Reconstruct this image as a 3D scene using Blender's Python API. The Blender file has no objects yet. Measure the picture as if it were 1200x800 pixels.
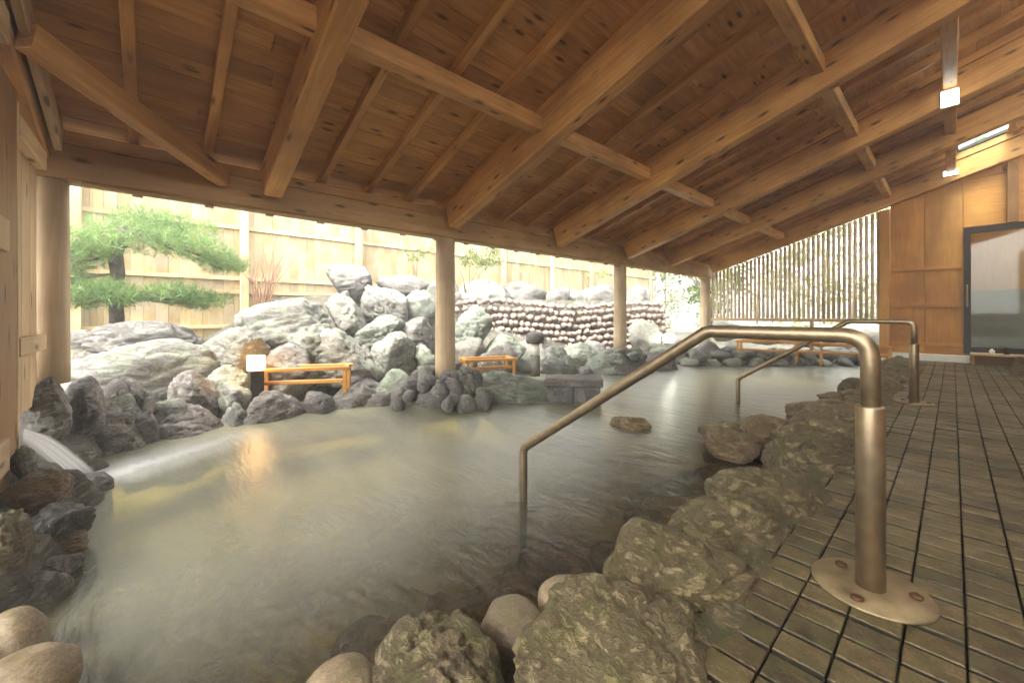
import bpy, bmesh, math, random
import numpy as np
from mathutils import Vector, Matrix

random.seed(7)
RNG = np.random.RandomState(11)
R = math.radians
SC = bpy.context.scene
COL = SC.collection

# ------------------------------------------------------------------ camera
CAM_H = 0.85
cam_d = bpy.data.cameras.new("camera")
cam_d.sensor_width = 36.0
cam_d.lens = 13.95
cam_d.shift_y = -31.0 / 1200.0
cam_d.clip_start = 0.02
cam_d.clip_end = 2000.0
cam = bpy.data.objects.new("camera", cam_d)
cam.location = (0, 0, CAM_H)
cam.rotation_euler = (R(90), 0, R(48))
COL.objects.link(cam)
SC.camera = cam

# ------------------------------------------------------------------ world, sun, exposure
SUN_EL, SUN_AZ = R(56), R(-80)          # azimuth measured from +X towards +Y
wd = bpy.data.worlds.new("World")
SC.world = wd
wd.use_nodes = True
wn = wd.node_tree.nodes
sky = wn.new("ShaderNodeTexSky")
sky.sky_type = 'NISHITA'
sky.sun_disc = False
sky.sun_elevation = SUN_EL
sky.sun_rotation = R(90) - SUN_AZ
sky.air_density = 1.0
sky.dust_density = 4.0
hs = wn.new("ShaderNodeHueSaturation")          # an overcast sky: nearly white
hs.inputs["Saturation"].default_value = 0.18
wd.node_tree.links.new(sky.outputs[0], hs.inputs["Color"])
wm_ = wn.new("ShaderNodeMix"); wm_.data_type = 'RGBA'; wm_.blend_type = 'MULTIPLY'; wm_.inputs[0].default_value = 1.0
wm_.inputs[7].default_value = (1.03, 1.0, 0.91, 1)
wd.node_tree.links.new(hs.outputs[0], wm_.inputs[6])
wd.node_tree.links.new(wm_.outputs[2], wn["Background"].inputs[0])
wn["Background"].inputs[1].default_value = 0.15
sun_d = bpy.data.lights.new("sun", 'SUN')
sun_d.energy = 0.5
sun_d.angle = R(14)
sun_d.color = (1.0, 0.95, 0.86)
sun = bpy.data.objects.new("sun", sun_d)
sv = Vector((math.cos(SUN_EL) * math.cos(SUN_AZ), math.cos(SUN_EL) * math.sin(SUN_AZ), math.sin(SUN_EL)))
sun.rotation_euler = sv.to_track_quat('Z', 'Y').to_euler()
COL.objects.link(sun)
SC.view_settings.view_transform = 'Standard'
SC.view_settings.look = 'None'
SC.view_settings.exposure = 3.48
SC.view_settings.gamma = 1.0
SC.cycles.max_bounces = 10
SC.cycles.diffuse_bounces = 6
SC.cycles.transparent_max_bounces = 16
SC.cycles.sample_clamp_indirect = 6.0

# ------------------------------------------------------------------ place helpers
FPX = 465.0
FW = Vector((-math.sin(R(48)), math.cos(R(48)), 0))
RT = Vector((math.cos(R(48)), math.sin(R(48)), 0))
ORG = Vector((0, 0, CAM_H))
WZ = -0.26                               # level of the bath water

def ray(px, py):
    return FW + RT * ((px - 600) / FPX) + Vector((0, 0, (369 - py) / FPX))

def at_depth(px, py, d): return ORG + ray(px, py) * d
def on_z(px, py, z):
    r = ray(px, py); return ORG + r * ((z - CAM_H) / r.z)
def on_x(px, py, x):
    r = ray(px, py); return ORG + r * (x / r.x)
def on_y(px, py, y):
    r = ray(px, py); return ORG + r * (y / r.y)
def on_bank(px, py):                      # the sloping rock bank behind the pool
    r = ray(px, py); v = -r.z
    d = (CAM_H + 0.2 + 3.5) / (v + 0.7 * abs(r.x))
    return ORG + r * d

WORLD = {}
def wm(o): return WORLD.get(o.name, Matrix.Identity(4)) if o else Matrix.Identity(4)
def put(o, M, parent=None):
    COL.objects.link(o)
    if parent:
        o.parent = parent
        o.matrix_basis = wm(parent).inverted() @ M
    else:
        o.matrix_basis = M
    WORLD[o.name] = M
    return o
def tag(o, label=None, cat=None, group=None, kind=None):
    if label: o["label"] = label
    if cat: o["category"] = cat
    if group: o["group"] = group
    if kind: o["kind"] = kind
    return o
def root(name, loc, label=None, cat=None, group=None, kind=None):
    o = bpy.data.objects.new(name, None)
    o.empty_display_size = 0.1
    put(o, Matrix.Translation(Vector(loc)))
    return tag(o, label, cat, group, kind)
def mesh_obj(name, me, mat, M=None, parent=None):
    o = bpy.data.objects.new(name, me)
    if mat and not me.materials: me.materials.append(mat)
    return put(o, M or Matrix.Identity(4), parent)
def from_bm(name, bm, mat, M=None, parent=None, smooth=False):
    me = bpy.data.meshes.new(name)
    bm.normal_update()
    bm.to_mesh(me); bm.free()
    if smooth: me.shade_smooth()
    return mesh_obj(name, me, mat, M, parent)
def pydata(name, v, f, mat, M=None, parent=None, smooth=False):
    me = bpy.data.meshes.new(name)
    me.from_pydata(v, [], f); me.update()
    if smooth: me.shade_smooth()
    return mesh_obj(name, me, mat, M, parent)

def chamfer_mesh(L, w, h, c=None, taper=None):
    """a bar along local X, L long, w wide (Y), h tall (Z), chamfered long edges"""
    c = min(w, h) * 0.09 if c is None else c
    pr = [(-w/2 + c, -h/2), (w/2 - c, -h/2), (w/2, -h/2 + c), (w/2, h/2 - c),
          (w/2 - c, h/2), (-w/2 + c, h/2), (-w/2, h/2 - c), (-w/2, -h/2 + c)]
    v = [(-L/2, y, z) for y, z in pr] + [(L/2, y, z) for y, z in pr]
    f = [(i, (i + 1) % 8, 8 + (i + 1) % 8, 8 + i) for i in range(8)]
    f = [tuple(reversed(q)) for q in f]
    f += [tuple(range(8)), tuple(range(15, 7, -1))]
    return v, f
def frame_M(p0, p1, up=(0, 0, 1)):
    p0, p1 = Vector(p0), Vector(p1)
    x = (p1 - p0).normalized()
    z = Vector(up); z = (z - x * z.dot(x)).normalized()
    y = z.cross(x)
    M = Matrix((x, y, z)).transposed().to_4x4()
    M.translation = (p0 + p1) / 2
    return M, (p1 - p0).length
def beam(name, p0, p1, w, h, mat, parent=None, up=(0, 0, 1), c=None):
    M, L = frame_M(p0, p1, up)
    v, f = chamfer_mesh(L, w, h, c)
    return pydata(name, v, f, mat, M, parent)
def box(name, lo, hi, mat, parent=None, c=0.004):
    lo, hi = Vector(lo), Vector(hi)
    s = hi - lo
    ax = max(range(3), key=lambda i: s[i])
    cen = (lo + hi) / 2
    if ax == 0:   return beam(name, (lo.x, cen.y, cen.z), (hi.x, cen.y, cen.z), s.y, s.z, mat, parent, c=c)
    if ax == 1:   return beam(name, (cen.x, lo.y, cen.z), (cen.x, hi.y, cen.z), s.x, s.z, mat, parent, c=c)
    return beam(name, (cen.x, cen.y, lo.z), (cen.x, cen.y, hi.z), s.x, s.y, mat, parent, up=(0, 1, 0), c=c)
def bend_path(pts, rad, n=7):
    pts = [Vector(p) for p in pts]; out = [pts[0]]
    for i in range(1, len(pts) - 1):
        a, b, c = pts[i - 1], pts[i], pts[i + 1]
        u, v = (a - b).normalized(), (c - b).normalized()
        ang = u.angle(v)
        t = min(rad / math.tan(ang / 2), 0.45 * (a - b).length, 0.45 * (c - b).length)
        A, B = b + u * t, b + v * t
        for k in range(n + 1):
            s = k / n
            out.append((1 - s) ** 2 * A + 2 * s * (1 - s) * b + s * s * B)
    out.append(pts[-1]); return out
def tube_geo(pts, rads, seg=14, cap=True):
    pts = [Vector(p) for p in pts]
    if not isinstance(rads, (list, tuple)): rads = [rads] * len(pts)
    t = (pts[1] - pts[0]).normalized()
    nrm = t.orthogonal().normalized()
    v, f = [], []
    for i, p in enumerate(pts):
        if 0 < i < len(pts) - 1: tt = ((pts[i + 1] - p).normalized() + (p - pts[i - 1]).normalized()).normalized()
        elif i == 0: tt = t
        else: tt = (p - pts[i - 1]).normalized()
        nrm = (nrm - tt * nrm.dot(tt)).normalized()
        b = tt.cross(nrm)
        for k in range(seg):
            a = 2 * math.pi * k / seg
            v.append(tuple(p + (nrm * math.cos(a) + b * math.sin(a)) * rads[i]))
    for i in range(len(pts) - 1):
        for k in range(seg):
            f.append((i * seg + k, i * seg + (k + 1) % seg, (i + 1) * seg + (k + 1) % seg, (i + 1) * seg + k))
    if cap:
        f.append(tuple(range(seg - 1, -1, -1)))
        n = (len(pts) - 1) * seg
        f.append(tuple(range(n, n + seg)))
    return v, f
def tube(name, pts, rads, mat, parent=None, seg=14, M=None):
    v, f = tube_geo(pts, rads, seg)
    o = pydata(name, v, f, mat, M, parent)
    for p in o.data.polygons: p.use_smooth = len(p.vertices) == 4
    return o
def lathe(name, prof, mat, loc, parent=None, seg=24):
    v, f = [], []
    for r, z in prof:
        for k in range(seg):
            a = 2 * math.pi * k / seg
            v.append((r * math.cos(a), r * math.sin(a), z))
    for i in range(len(prof) - 1):
        for k in range(seg):
            f.append((i * seg + k, i * seg + (k + 1) % seg, (i + 1) * seg + (k + 1) % seg, (i + 1) * seg + k))
    f.append(tuple(range(seg - 1, -1, -1)))
    n = (len(prof) - 1) * seg
    f.append(tuple(range(n, n + seg)))
    o = pydata(name, v, f, mat, Matrix.Translation(Vector(loc)), parent)
    for p in o.data.polygons: p.use_smooth = len(p.vertices) == 4
    return o
def dup(o, M, parent=None, **kw):
    c = o.copy(); put(c, M, parent)
    for k, v in kw.items(): c[k] = v
    for ch in list(o.children):
        cw = M @ wm(o).inverted() @ wm(ch)
        dup(ch, cw, c)
    return c

# ------------------------------------------------------------------ materials
def new_mat(name):
    m = bpy.data.materials.new(name); m.use_nodes = True
    nt = m.node_tree
    return m, nt, nt.nodes, nt.links, nt.nodes["Principled BSDF"]
def N(nodes, typ, **kw):
    n = nodes.new(typ)
    for k, v in kw.items():
        if k == 'inputs':
            for i, val in v.items(): n.inputs[i].default_value = val
        else: setattr(n, k, v)
    return n
def ramp(nodes, stops, interp='LINEAR'):
    n = nodes.new("ShaderNodeValToRGB"); cr = n.color_ramp; cr.interpolation = interp
    while len(cr.elements) < len(stops): cr.elements.new(0.5)
    for e, (p, c) in zip(cr.elements, stops):
        e.position = p; e.color = (*c, 1) if len(c) == 3 else c
    return n
def mix(nodes, links, a, b, fac, mode='MIX'):
    n = nodes.new("ShaderNodeMix"); n.data_type = 'RGBA'; n.blend_type = mode
    for sock, val in ((n.inputs[0], fac), (n.inputs[6], a), (n.inputs[7], b)):
        if isinstance(val, bpy.types.NodeSocket): links.new(val, sock)
        elif isinstance(val, (int, float)): sock.default_value = val
        else: sock.default_value = (*val, 1)
    return n.outputs[2]
def mth(nodes, links, op, a, b=0.0, clamp=False):
    n = nodes.new("ShaderNodeMath"); n.operation = op; n.use_clamp = clamp
    for s, v in ((n.inputs[0], a), (n.inputs[1], b)):
        if isinstance(v, bpy.types.NodeSocket): links.new(v, s)
        else: s.default_value = v
    return n.outputs[0]
def obj_coords(nodes, links, scale, jitter=30.0):
    tc = nodes.new("ShaderNodeTexCoord"); oi = nodes.new("ShaderNodeObjectInfo")
    sc = N(nodes, "ShaderNodeVectorMath", operation='SCALE'); sc.inputs[0].default_value = (1.0, 0.73, 0.41)
    links.new(mth(nodes, links, 'MULTIPLY', oi.outputs["Random"], jitter), sc.inputs[3])
    ad = N(nodes, "ShaderNodeVectorMath", operation='ADD')
    links.new(tc.outputs["Object"], ad.inputs[0]); links.new(sc.outputs[0], ad.inputs[1])
    mp = nodes.new("ShaderNodeMapping"); mp.inputs["Scale"].default_value = scale
    links.new(ad.outputs[0], mp.inputs["Vector"])
    return mp.outputs[0], ad.outputs[0], oi.outputs["Random"]

def wood(name, light, dark, rough=0.6, knots=True, vary=0.35, weather=0.0):
    m, nt, ns, lk, bs = new_mat(name)
    vec, raw, rnd = obj_coords(ns, lk, (1.1, 16, 16))
    n1 = N(ns, "ShaderNodeTexNoise", inputs={"Scale": 1.6, "Detail": 6.0, "Roughness": 0.62, "Distortion": 0.8})
    lk.new(vec, n1.inputs["Vector"])
    r1 = ramp(ns, [(0.28, dark), (0.5, tuple((a + b) / 2 for a, b in zip(light, dark))), (0.72, light)])
    lk.new(n1.outputs[0], r1.inputs[0])
    col = r1.outputs[0]
    # big soft stains
    n2 = N(ns, "ShaderNodeTexNoise", inputs={"Scale": 1.7, "Detail": 4.0})
    lk.new(raw, n2.inputs["Vector"])
    r2 = ramp(ns, [(0.32, (0.62, 0.55, 0.5)), (0.62, (1.06, 1.04, 1.0))]); lk.new(n2.outputs[0], r2.inputs[0])
    col = mix(ns, lk, col, r2.outputs[0], 0.8, 'MULTIPLY')
    rv = ramp(ns, [(0, (1 - vary, 1 - vary * 1.1, 1 - vary * 1.25)), (1, (1.1, 1.08, 1.05))]); lk.new(rnd, rv.inputs[0])
    col = mix(ns, lk, col, rv.outputs[0], 1.0, 'MULTIPLY')
    if knots:
        mp = N(ns, "ShaderNodeMapping"); mp.inputs["Scale"].default_value = (3.0, 10, 10); lk.new(raw, mp.inputs["Vector"])
        vo = N(ns, "ShaderNodeTexVoronoi", inputs={"Scale": 1.0, "Randomness": 1.0}); lk.new(mp.outputs[0], vo.inputs["Vector"])
        rk = ramp(ns, [(0.10, (1, 1, 1)), (0.16, (0.4, 0.4, 0.4)), (0.24, (0, 0, 0))]); lk.new(vo.outputs["Distance"], rk.inputs[0])
        col = mix(ns, lk, col, tuple(c * 0.28 for c in dark), rk.outputs[0])
    if weather:
        n3 = N(ns, "ShaderNodeTexNoise", inputs={"Scale": 3.0, "Detail": 5.0}); lk.new(raw, n3.inputs["Vector"])
        r3 = ramp(ns, [(0.42, (0, 0, 0)), (0.68, (1, 1, 1))]); lk.new(n3.outputs[0], r3.inputs[0])
        col = mix(ns, lk, col, (0.42, 0.4, 0.36), mth(ns, lk, 'MULTIPLY', r3.outputs[0], weather))
    lk.new(col, bs.inputs["Base Color"])
    bs.inputs["Roughness"].default_value = rough
    bp = N(ns, "ShaderNodeBump", inputs={"Strength": 0.35, "Distance": 0.006}); lk.new(n1.outputs[0], bp.inputs["Height"])
    lk.new(bp.outputs[0], bs.inputs["Normal"])
    return m

def stone(name, cols, moss=None, moss_amt=0.0, rough=0.75, bump=0.8, scale=1.0, vary=0.25, speck=0.6, dist=0.5):
    m, nt, ns, lk, bs = new_mat(name)
    vec, raw, rnd = obj_coords(ns, lk, (scale, scale, scale), 60)
    n1 = N(ns, "ShaderNodeTexNoise", inputs={"Scale": 3.2, "Detail": 10.0, "Roughness": 0.66, "Distortion": dist}); lk.new(vec, n1.inputs["Vector"])
    k = len(cols)
    r1 = ramp(ns, [(0.3 + 0.4 * i / (k - 1), c) for i, c in enumerate(cols)]); lk.new(n1.outputs[0], r1.inputs[0])
    col = r1.outputs[0]
    # veins and cracks
    mp = N(ns, "ShaderNodeMapping"); mp.inputs["Scale"].default_value = (2.0, 2.6, 6.0); mp.inputs["Rotation"].default_value = (0.4, 0.5, 0.2)
    lk.new(vec, mp.inputs["Vector"])
    n2 = N(ns, "ShaderNodeTexNoise", inputs={"Scale": 2.0, "Detail": 8.0, "Roughness": 0.7, "Distortion": dist * 2.4}); lk.new(mp.outputs[0], n2.inputs["Vector"])
    cr = ramp(ns, [(0.44, (0, 0, 0)), (0.495, (1, 1, 1)), (0.505, (1, 1, 1)), (0.56, (0, 0, 0))]); lk.new(n2.outputs[0], cr.inputs[0])
    col = mix(ns, lk, col, tuple(c * 0.45 for c in cols[0]), mth(ns, lk, 'MULTIPLY', cr.outputs[0], 0.32))
    n4 = N(ns, "ShaderNodeTexNoise", inputs={"Scale": 38.0, "Detail": 4.0, "Roughness": 0.7}); lk.new(vec, n4.inputs["Vector"])
    r4 = ramp(ns, [(0.35, (0.45, 0.45, 0.45)), (0.6, (1.12, 1.12, 1.12))]); lk.new(n4.outputs[0], r4.inputs[0])
    col = mix(ns, lk, col, r4.outputs[0], speck, 'MULTIPLY')
    rv = ramp(ns, [(0, (1 - vary, 1 - vary, 1 - vary * 0.9)), (0.5, (1.0, 0.97, 0.92)), (1, (1.08, 1.1, 1.06))]); lk.new(rnd, rv.inputs[0])
    col = mix(ns, lk, col, rv.outputs[0], 1.0, 'MULTIPLY')
    if moss:
        n3 = N(ns, "ShaderNodeTexNoise", inputs={"Scale": 5.0, "Detail": 7.0, "Roughness": 0.7}); lk.new(vec, n3.inputs["Vector"])
        ge = N(ns, "ShaderNodeNewGeometry"); sx = N(ns, "ShaderNodeSeparateXYZ"); lk.new(ge.outputs["Normal"], sx.inputs[0])
        s = mth(ns, lk, 'ADD', n3.outputs[0], mth(ns, lk, 'MULTIPLY', sx.outputs[2], 0.12))
        r3 = ramp(ns, [(0.60 - moss_amt * 0.2, (0, 0, 0)), (0.75 - moss_amt * 0.2, (1, 1, 1))]); lk.new(s, r3.inputs[0])
        col = mix(ns, lk, col, moss, mth(ns, lk, 'MULTIPLY', r3.outputs[0], 0.55))
    lk.new(col, bs.inputs["Base Color"]); bs.inputs["Roughness"].default_value = rough
    h = mth(ns, lk, 'ADD', mth(ns, lk, 'MULTIPLY', n1.outputs[0], 1.0), mth(ns, lk, 'MULTIPLY', n4.outputs[0], 0.22))
    h = mth(ns, lk, 'SUBTRACT', h, mth(ns, lk, 'MULTIPLY', cr.outputs[0], 0.22))
    bp = N(ns, "ShaderNodeBump", inputs={"Strength": bump, "Distance": 0.05}); lk.new(h, bp.inputs["Height"])
    lk.new(bp.outputs[0], bs.inputs["Normal"])
    return m

def wet_patches(m, lo, hi):
    ns, lk = m.node_tree.nodes, m.node_tree.links
    ge = ns.new("ShaderNodeNewGeometry")
    n = N(ns, "ShaderNodeTexNoise", inputs={"Scale": 1.9, "Detail": 6.0, "Roughness": 0.6}); lk.new(ge.outputs["Position"], n.inputs["Vector"])
    r = ramp(ns, [(0.4, (lo,) * 3), (0.6, (hi,) * 3)]); lk.new(n.outputs[0], r.inputs[0])
    lk.new(r.outputs[0], ns["Principled BSDF"].inputs["Roughness"])

def plain(name, col, rough=0.5, metal=0.0, noise=0.15, nscale=12.0, bump=0.0):
    m, nt, ns, lk, bs = new_mat(name)
    vec, raw, rnd = obj_coords(ns, lk, (1, 1, 1))
    n1 = N(ns, "ShaderNodeTexNoise", inputs={"Scale": nscale, "Detail": 6.0}); lk.new(raw, n1.inputs["Vector"])
    r1 = ramp(ns, [(0.3, tuple(c * (1 - noise) for c in col)), (0.7, tuple(min(1, c * (1 + noise)) for c in col))]); lk.new(n1.outputs[0], r1.inputs[0])
    lk.new(r1.outputs[0], bs.inputs["Base Color"])
    rr = ramp(ns, [(0.3, (rough * 0.9,) * 3), (0.7, (min(1, rough * 1.15),) * 3)]); lk.new(n1.outputs[0], rr.inputs[0])
    lk.new(rr.outputs[0], bs.inputs["Roughness"])
    bs.inputs["Metallic"].default_value = metal
    if bump:
        bp = N(ns, "ShaderNodeBump", inputs={"Strength": bump, "Distance": 0.01}); lk.new(n1.outputs[0], bp.inputs["Height"]); lk.new(bp.outputs[0], bs.inputs["Normal"])
    return m
def emit(name, col, strength):
    m, nt, ns, lk, bs = new_mat(name)
    bs.inputs["Base Color"].default_value = (0.8, 0.8, 0.75, 1)
    bs.inputs["Emission Color"].default_value = (*col, 1)
    bs.inputs["Emission Strength"].default_value = strength
    return m
def leaf(name, a, b, trans=0.35):
    m, nt, ns, lk, bs = new_mat(name)
    vec, raw, rnd = obj_coords(ns, lk, (1, 1, 1))
    n1 = N(ns, "ShaderNodeTexNoise", inputs={"Scale": 2.6, "Detail": 4.0, "Roughness": 0.7}); lk.new(raw, n1.inputs["Vector"])
    r1 = ramp(ns, [(0.35, a), (0.65, b)]); lk.new(n1.outputs[0], r1.inputs[0])
    lk.new(r1.outputs[0], bs.inputs["Base Color"]); bs.inputs["Roughness"].default_value = 0.55
    tr = N(ns, "ShaderNodeBsdfTranslucent"); lk.new(r1.outputs[0], tr.inputs[0])
    ms = N(ns, "ShaderNodeMixShader"); ms.inputs[0].default_value = trans
    lk.new(bs.outputs[0], ms.inputs[1]); lk.new(tr.outputs[0], ms.inputs[2])
    lk.new(ms.outputs[0], ns["Material Output"].inputs[0])
    return m

M = {}
M['ceil'] = wood('ceiling_pine', (0.65, 0.38, 0.135), (0.42, 0.19, 0.047), 0.65, vary=0.18)
M['beam'] = wood('beam_pine', (0.69, 0.41, 0.148), (0.47, 0.228, 0.06), 0.55, vary=0.15)
M['eave'] = wood('eave_beam_pine', (0.54, 0.36, 0.17), (0.40, 0.235, 0.085), 0.55, vary=0.1)
M['column'] = wood('column_log', (0.58, 0.48, 0.34), (0.46, 0.36, 0.23), 0.6, knots=False, vary=0.08)
M['post'] = wood('old_post', (0.36, 0.20, 0.07), (0.22, 0.11, 0.035), 0.6, vary=0.1)
M['palewood'] = wood('pale_board', (0.66, 0.52, 0.34), (0.52, 0.38, 0.22), 0.65, vary=0.15)
M['fence'] = wood('fence_board', (0.54, 0.44, 0.24), (0.40, 0.31, 0.155), 0.7, knots=False, vary=0.25, weather=0.5)
M['fencepost'] = wood('fence_post', (0.62, 0.50, 0.32), (0.50, 0.38, 0.22), 0.7, knots=False, vary=0.1)
M['panel'] = wood('wall_panel', (0.56, 0.28, 0.065), (0.40, 0.18, 0.034), 0.5, knots=False, vary=0.15)
M['orange'] = wood('orange_frame', (0.62, 0.34, 0.09), (0.46, 0.22, 0.05), 0.45, knots=False, vary=0.1)
M['lattice'] = wood('lattice_slat', (0.86, 0.77, 0.65), (0.74, 0.64, 0.53), 0.7, knots=False, vary=0.12)
M['pale'] = stone('pale_stone', [(0.18, 0.18, 0.168), (0.245, 0.245, 0.228), (0.31, 0.305, 0.28)], (0.29, 0.34, 0.24), 0.35)
M['green'] = stone('green_stone', [(0.15, 0.168, 0.15), (0.215, 0.235, 0.208), (0.28, 0.298, 0.262)], (0.27, 0.33, 0.24), 0.5)
M['violet'] = stone('violet_stone', [(0.135, 0.128, 0.125), (0.215, 0.205, 0.20), (0.30, 0.288, 0.278)])
M['darkst'] = stone('dark_stone', [(0.135, 0.13, 0.12), (0.19, 0.183, 0.168), (0.26, 0.25, 0.23)], rough=0.6)
M['kerb'] = stone('kerb_stone', [(0.135, 0.102, 0.055), (0.215, 0.17, 0.095), (0.315, 0.262, 0.16)], (0.165, 0.155, 0.055), 0.3, rough=0.65, bump=0.9, scale=2.0, speck=0.6, dist=0.15)
M['kerb2'] = stone('brown_kerb_stone', [(0.07, 0.045, 0.025), (0.20, 0.135, 0.075), (0.33, 0.25, 0.15)], (0.16, 0.15, 0.05), 0.25, rough=0.5, bump=0.7, scale=2.5)
M['pebble'] = stone('smooth_pebble', [(0.15, 0.11, 0.07), (0.26, 0.2, 0.13), (0.34, 0.28, 0.19)], (0.14, 0.14, 0.06), 0.15, rough=0.42, bump=0.25, scale=2.5)
M['sunk'] = stone('submerged_stone', [(0.17, 0.09, 0.022), (0.36, 0.22, 0.06), (0.52, 0.37, 0.14)], (0.13, 0.13, 0.03), 0.3, rough=0.7, scale=2)
M['sunkgreen'] = stone('mossy_submerged_stone', [(0.16, 0.14, 0.025), (0.34, 0.29, 0.06), (0.50, 0.44, 0.14)], (0.16, 0.18, 0.03), 0.4, rough=0.7, scale=2)
M['cobble'] = stone('red_cobble', [(0.24, 0.175, 0.15), (0.37, 0.285, 0.245), (0.50, 0.42, 0.37)], rough=0.65, bump=0.35, scale=4.0, vary=0.45)
M['mortar'] = stone('mortar', [(0.10, 0.085, 0.055), (0.20, 0.165, 0.10), (0.29, 0.25, 0.16)], (0.10, 0.115, 0.04), 0.5, rough=0.75, bump=0.8, scale=2.5)
M['earth'] = stone('earth', [(0.06, 0.055, 0.042), (0.12, 0.11, 0.09), (0.20, 0.19, 0.16)], None, 0.0, rough=0.9, scale=1.0)
M['tile'] = stone('wet_tile', [(0.055, 0.040, 0.020), (0.15, 0.112, 0.058), (0.25, 0.195, 0.105)], (0.10, 0.10, 0.035), 0.25, rough=0.46, bump=0.35, scale=3.5, vary=0.6, speck=0.8, dist=0.0)
wet_patches(M['tile'], 0.30, 0.62)
M['grout'] = stone('dark_grout', [(0.010, 0.008, 0.005), (0.022, 0.018, 0.010), (0.04, 0.033, 0.02)], (0.03, 0.04, 0.012), 0.4, rough=0.6, bump=0.4, scale=4)
M['bottom'] = stone('pool_floor_stone', [(0.26, 0.19, 0.05), (0.41, 0.33, 0.10), (0.55, 0.47, 0.20)], (0.34, 0.33, 0.12), 0.3, rough=0.8, scale=0.7, speck=0.3, dist=0.2)
M['steel'] = plain('worn_steel', (0.34, 0.27, 0.18), 0.42, 0.85, 0.16, 26)
M['plate'] = plain('tarnished_plate', (0.30, 0.235, 0.135), 0.5, 0.6, 0.35, 16, 0.15)
M['bolt'] = plain('rusty_bolt', (0.10, 0.05, 0.025), 0.6, 0.5, 0.3, 40)
M['black'] = plain('black_metal', (0.025, 0.02, 0.018), 0.4, 0.3)
M['white'] = plain('white_stone', (0.74, 0.72, 0.66), 0.5, 0, 0.08)
M['pane_reflection'] = plain('reflection_grey', (0.16, 0.16, 0.14), 0.8)  # flat grey imitating the reflection low in the door glass
M['roofdark'] = plain('roof_sheet', (0.06, 0.055, 0.05), 0.7)
M['bark'] = stone('bark', [(0.06, 0.05, 0.04), (0.14, 0.12, 0.10), (0.24, 0.21, 0.18)], rough=0.9, scale=5)
M['twig'] = plain('twig', (0.26, 0.15, 0.10), 0.8)
M['needle'] = leaf('pine_needle', (0.10, 0.18, 0.06), (0.21, 0.32, 0.10))
M['leafa'] = leaf('garden_leaf', (0.05, 0.10, 0.02), (0.16, 0.22, 0.05), 0.45)
M['leafb'] = leaf('pale_leaf', (0.20, 0.25, 0.08), (0.38, 0.40, 0.17), 0.55)
M['warm'] = emit('lantern_glow', (1.0, 0.54, 0.18), 3.2)
M['cool'] = emit('daylight_gap_glow', (1.0, 0.97, 0.86), 0.9)  # emission for the boxes that stand in for daylight gaps
M['lampwhite'] = emit('white_lantern_glow', (1.0, 0.98, 0.84), 5.0)
M['opal'] = plain('opal_glass', (0.82, 0.80, 0.78), 0.3, 0, 0.03)
m, nt, ns, lk, bs = new_mat('door_glass')
bs.inputs["Base Color"].default_value = (0.75, 0.8, 0.78, 1); bs.inputs["Roughness"].default_value = 0.05
bs.inputs["Transmission Weight"].default_value = 0.0
tr = N(ns, "ShaderNodeBsdfTransparent"); tr.inputs[0].default_value = (0.75, 0.8, 0.78, 1)
gl = N(ns, "ShaderNodeBsdfGlossy"); gl.inputs["Roughness"].default_value = 0.04
ms = N(ns, "ShaderNodeMixShader"); ms.inputs[0].default_value = 0.05
lk.new(tr.outputs[0], ms.inputs[1]); lk.new(gl.outputs[0], ms.inputs[2]); lk.new(ms.outputs[0], ns["Material Output"].inputs[0])
M['glass'] = m

# water: hot-spring milk in clear water, softened by steam and flow
m, nt, ns, lk, bs = new_mat('spring_water')
tc = N(ns, "ShaderNodeTexCoord")
mp = N(ns, "ShaderNodeMapping"); mp.inputs["Rotation"].default_value = (0, 0, R(-28)); mp.inputs["Scale"].default_value = (1.2, 4.5, 1); lk.new(tc.outputs["Object"], mp.inputs["Vector"])
nz = N(ns, "ShaderNodeTexNoise", inputs={"Scale": 2.4, "Detail": 5.0, "Roughness": 0.6, "Distortion": 0.6}); lk.new(mp.outputs[0], nz.inputs["Vector"])
nf = N(ns, "ShaderNodeTexNoise", inputs={"Scale": 9.0, "Detail": 3.0}); lk.new(mp.outputs[0], nf.inputs["Vector"])
bp = N(ns, "ShaderNodeBump", inputs={"Strength": 0.16, "Distance": 0.06})
lk.new(mth(ns, lk, 'ADD', nz.outputs[0], mth(ns, lk, 'MULTIPLY', nf.outputs[0], 0.35)), bp.inputs["Height"])
fr = N(ns, "ShaderNodeFresnel", inputs={"IOR": 1.45}); lk.new(bp.outputs[0], fr.inputs["Normal"])
gl = N(ns, "ShaderNodeBsdfGlossy", inputs={"Roughness": 0.3}); lk.new(bp.outputs[0], gl.inputs["Normal"])
tr = N(ns, "ShaderNodeBsdfTransparent"); tr.inputs[0].default_value = (0.96, 0.90, 0.62, 1)
df = N(ns, "ShaderNodeBsdfDiffuse"); df.inputs[0].default_value = (0.48, 0.475, 0.31, 1)
mk = N(ns, "ShaderNodeTexNoise", inputs={"Scale": 0.55, "Detail": 5.0, "Distortion": 1.0}); lk.new(mp.outputs[0], mk.inputs["Vector"])
rk = ramp(ns, [(0.3, (0.22,) * 3), (0.7, (0.42,) * 3)]); lk.new(mk.outputs[0], rk.inputs[0])
sxw = N(ns, "ShaderNodeSeparateXYZ"); lk.new(tc.outputs["Object"], sxw.inputs[0])
deep = ramp(ns, [(0.0, (0.0,) * 3), (1.0, (1,) * 3)], 'EASE'); lk.new(mth(ns, lk, 'MULTIPLY', mth(ns, lk, 'ADD', sxw.outputs[0], 1.05), -0.55), deep.inputs[0])
mkf = mth(ns, lk, 'MULTIPLY', rk.outputs[0], deep.outputs[0])
m1 = N(ns, "ShaderNodeMixShader"); lk.new(mkf, m1.inputs[0]); lk.new(tr.outputs[0], m1.inputs[1]); lk.new(df.outputs[0], m1.inputs[2])
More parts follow.
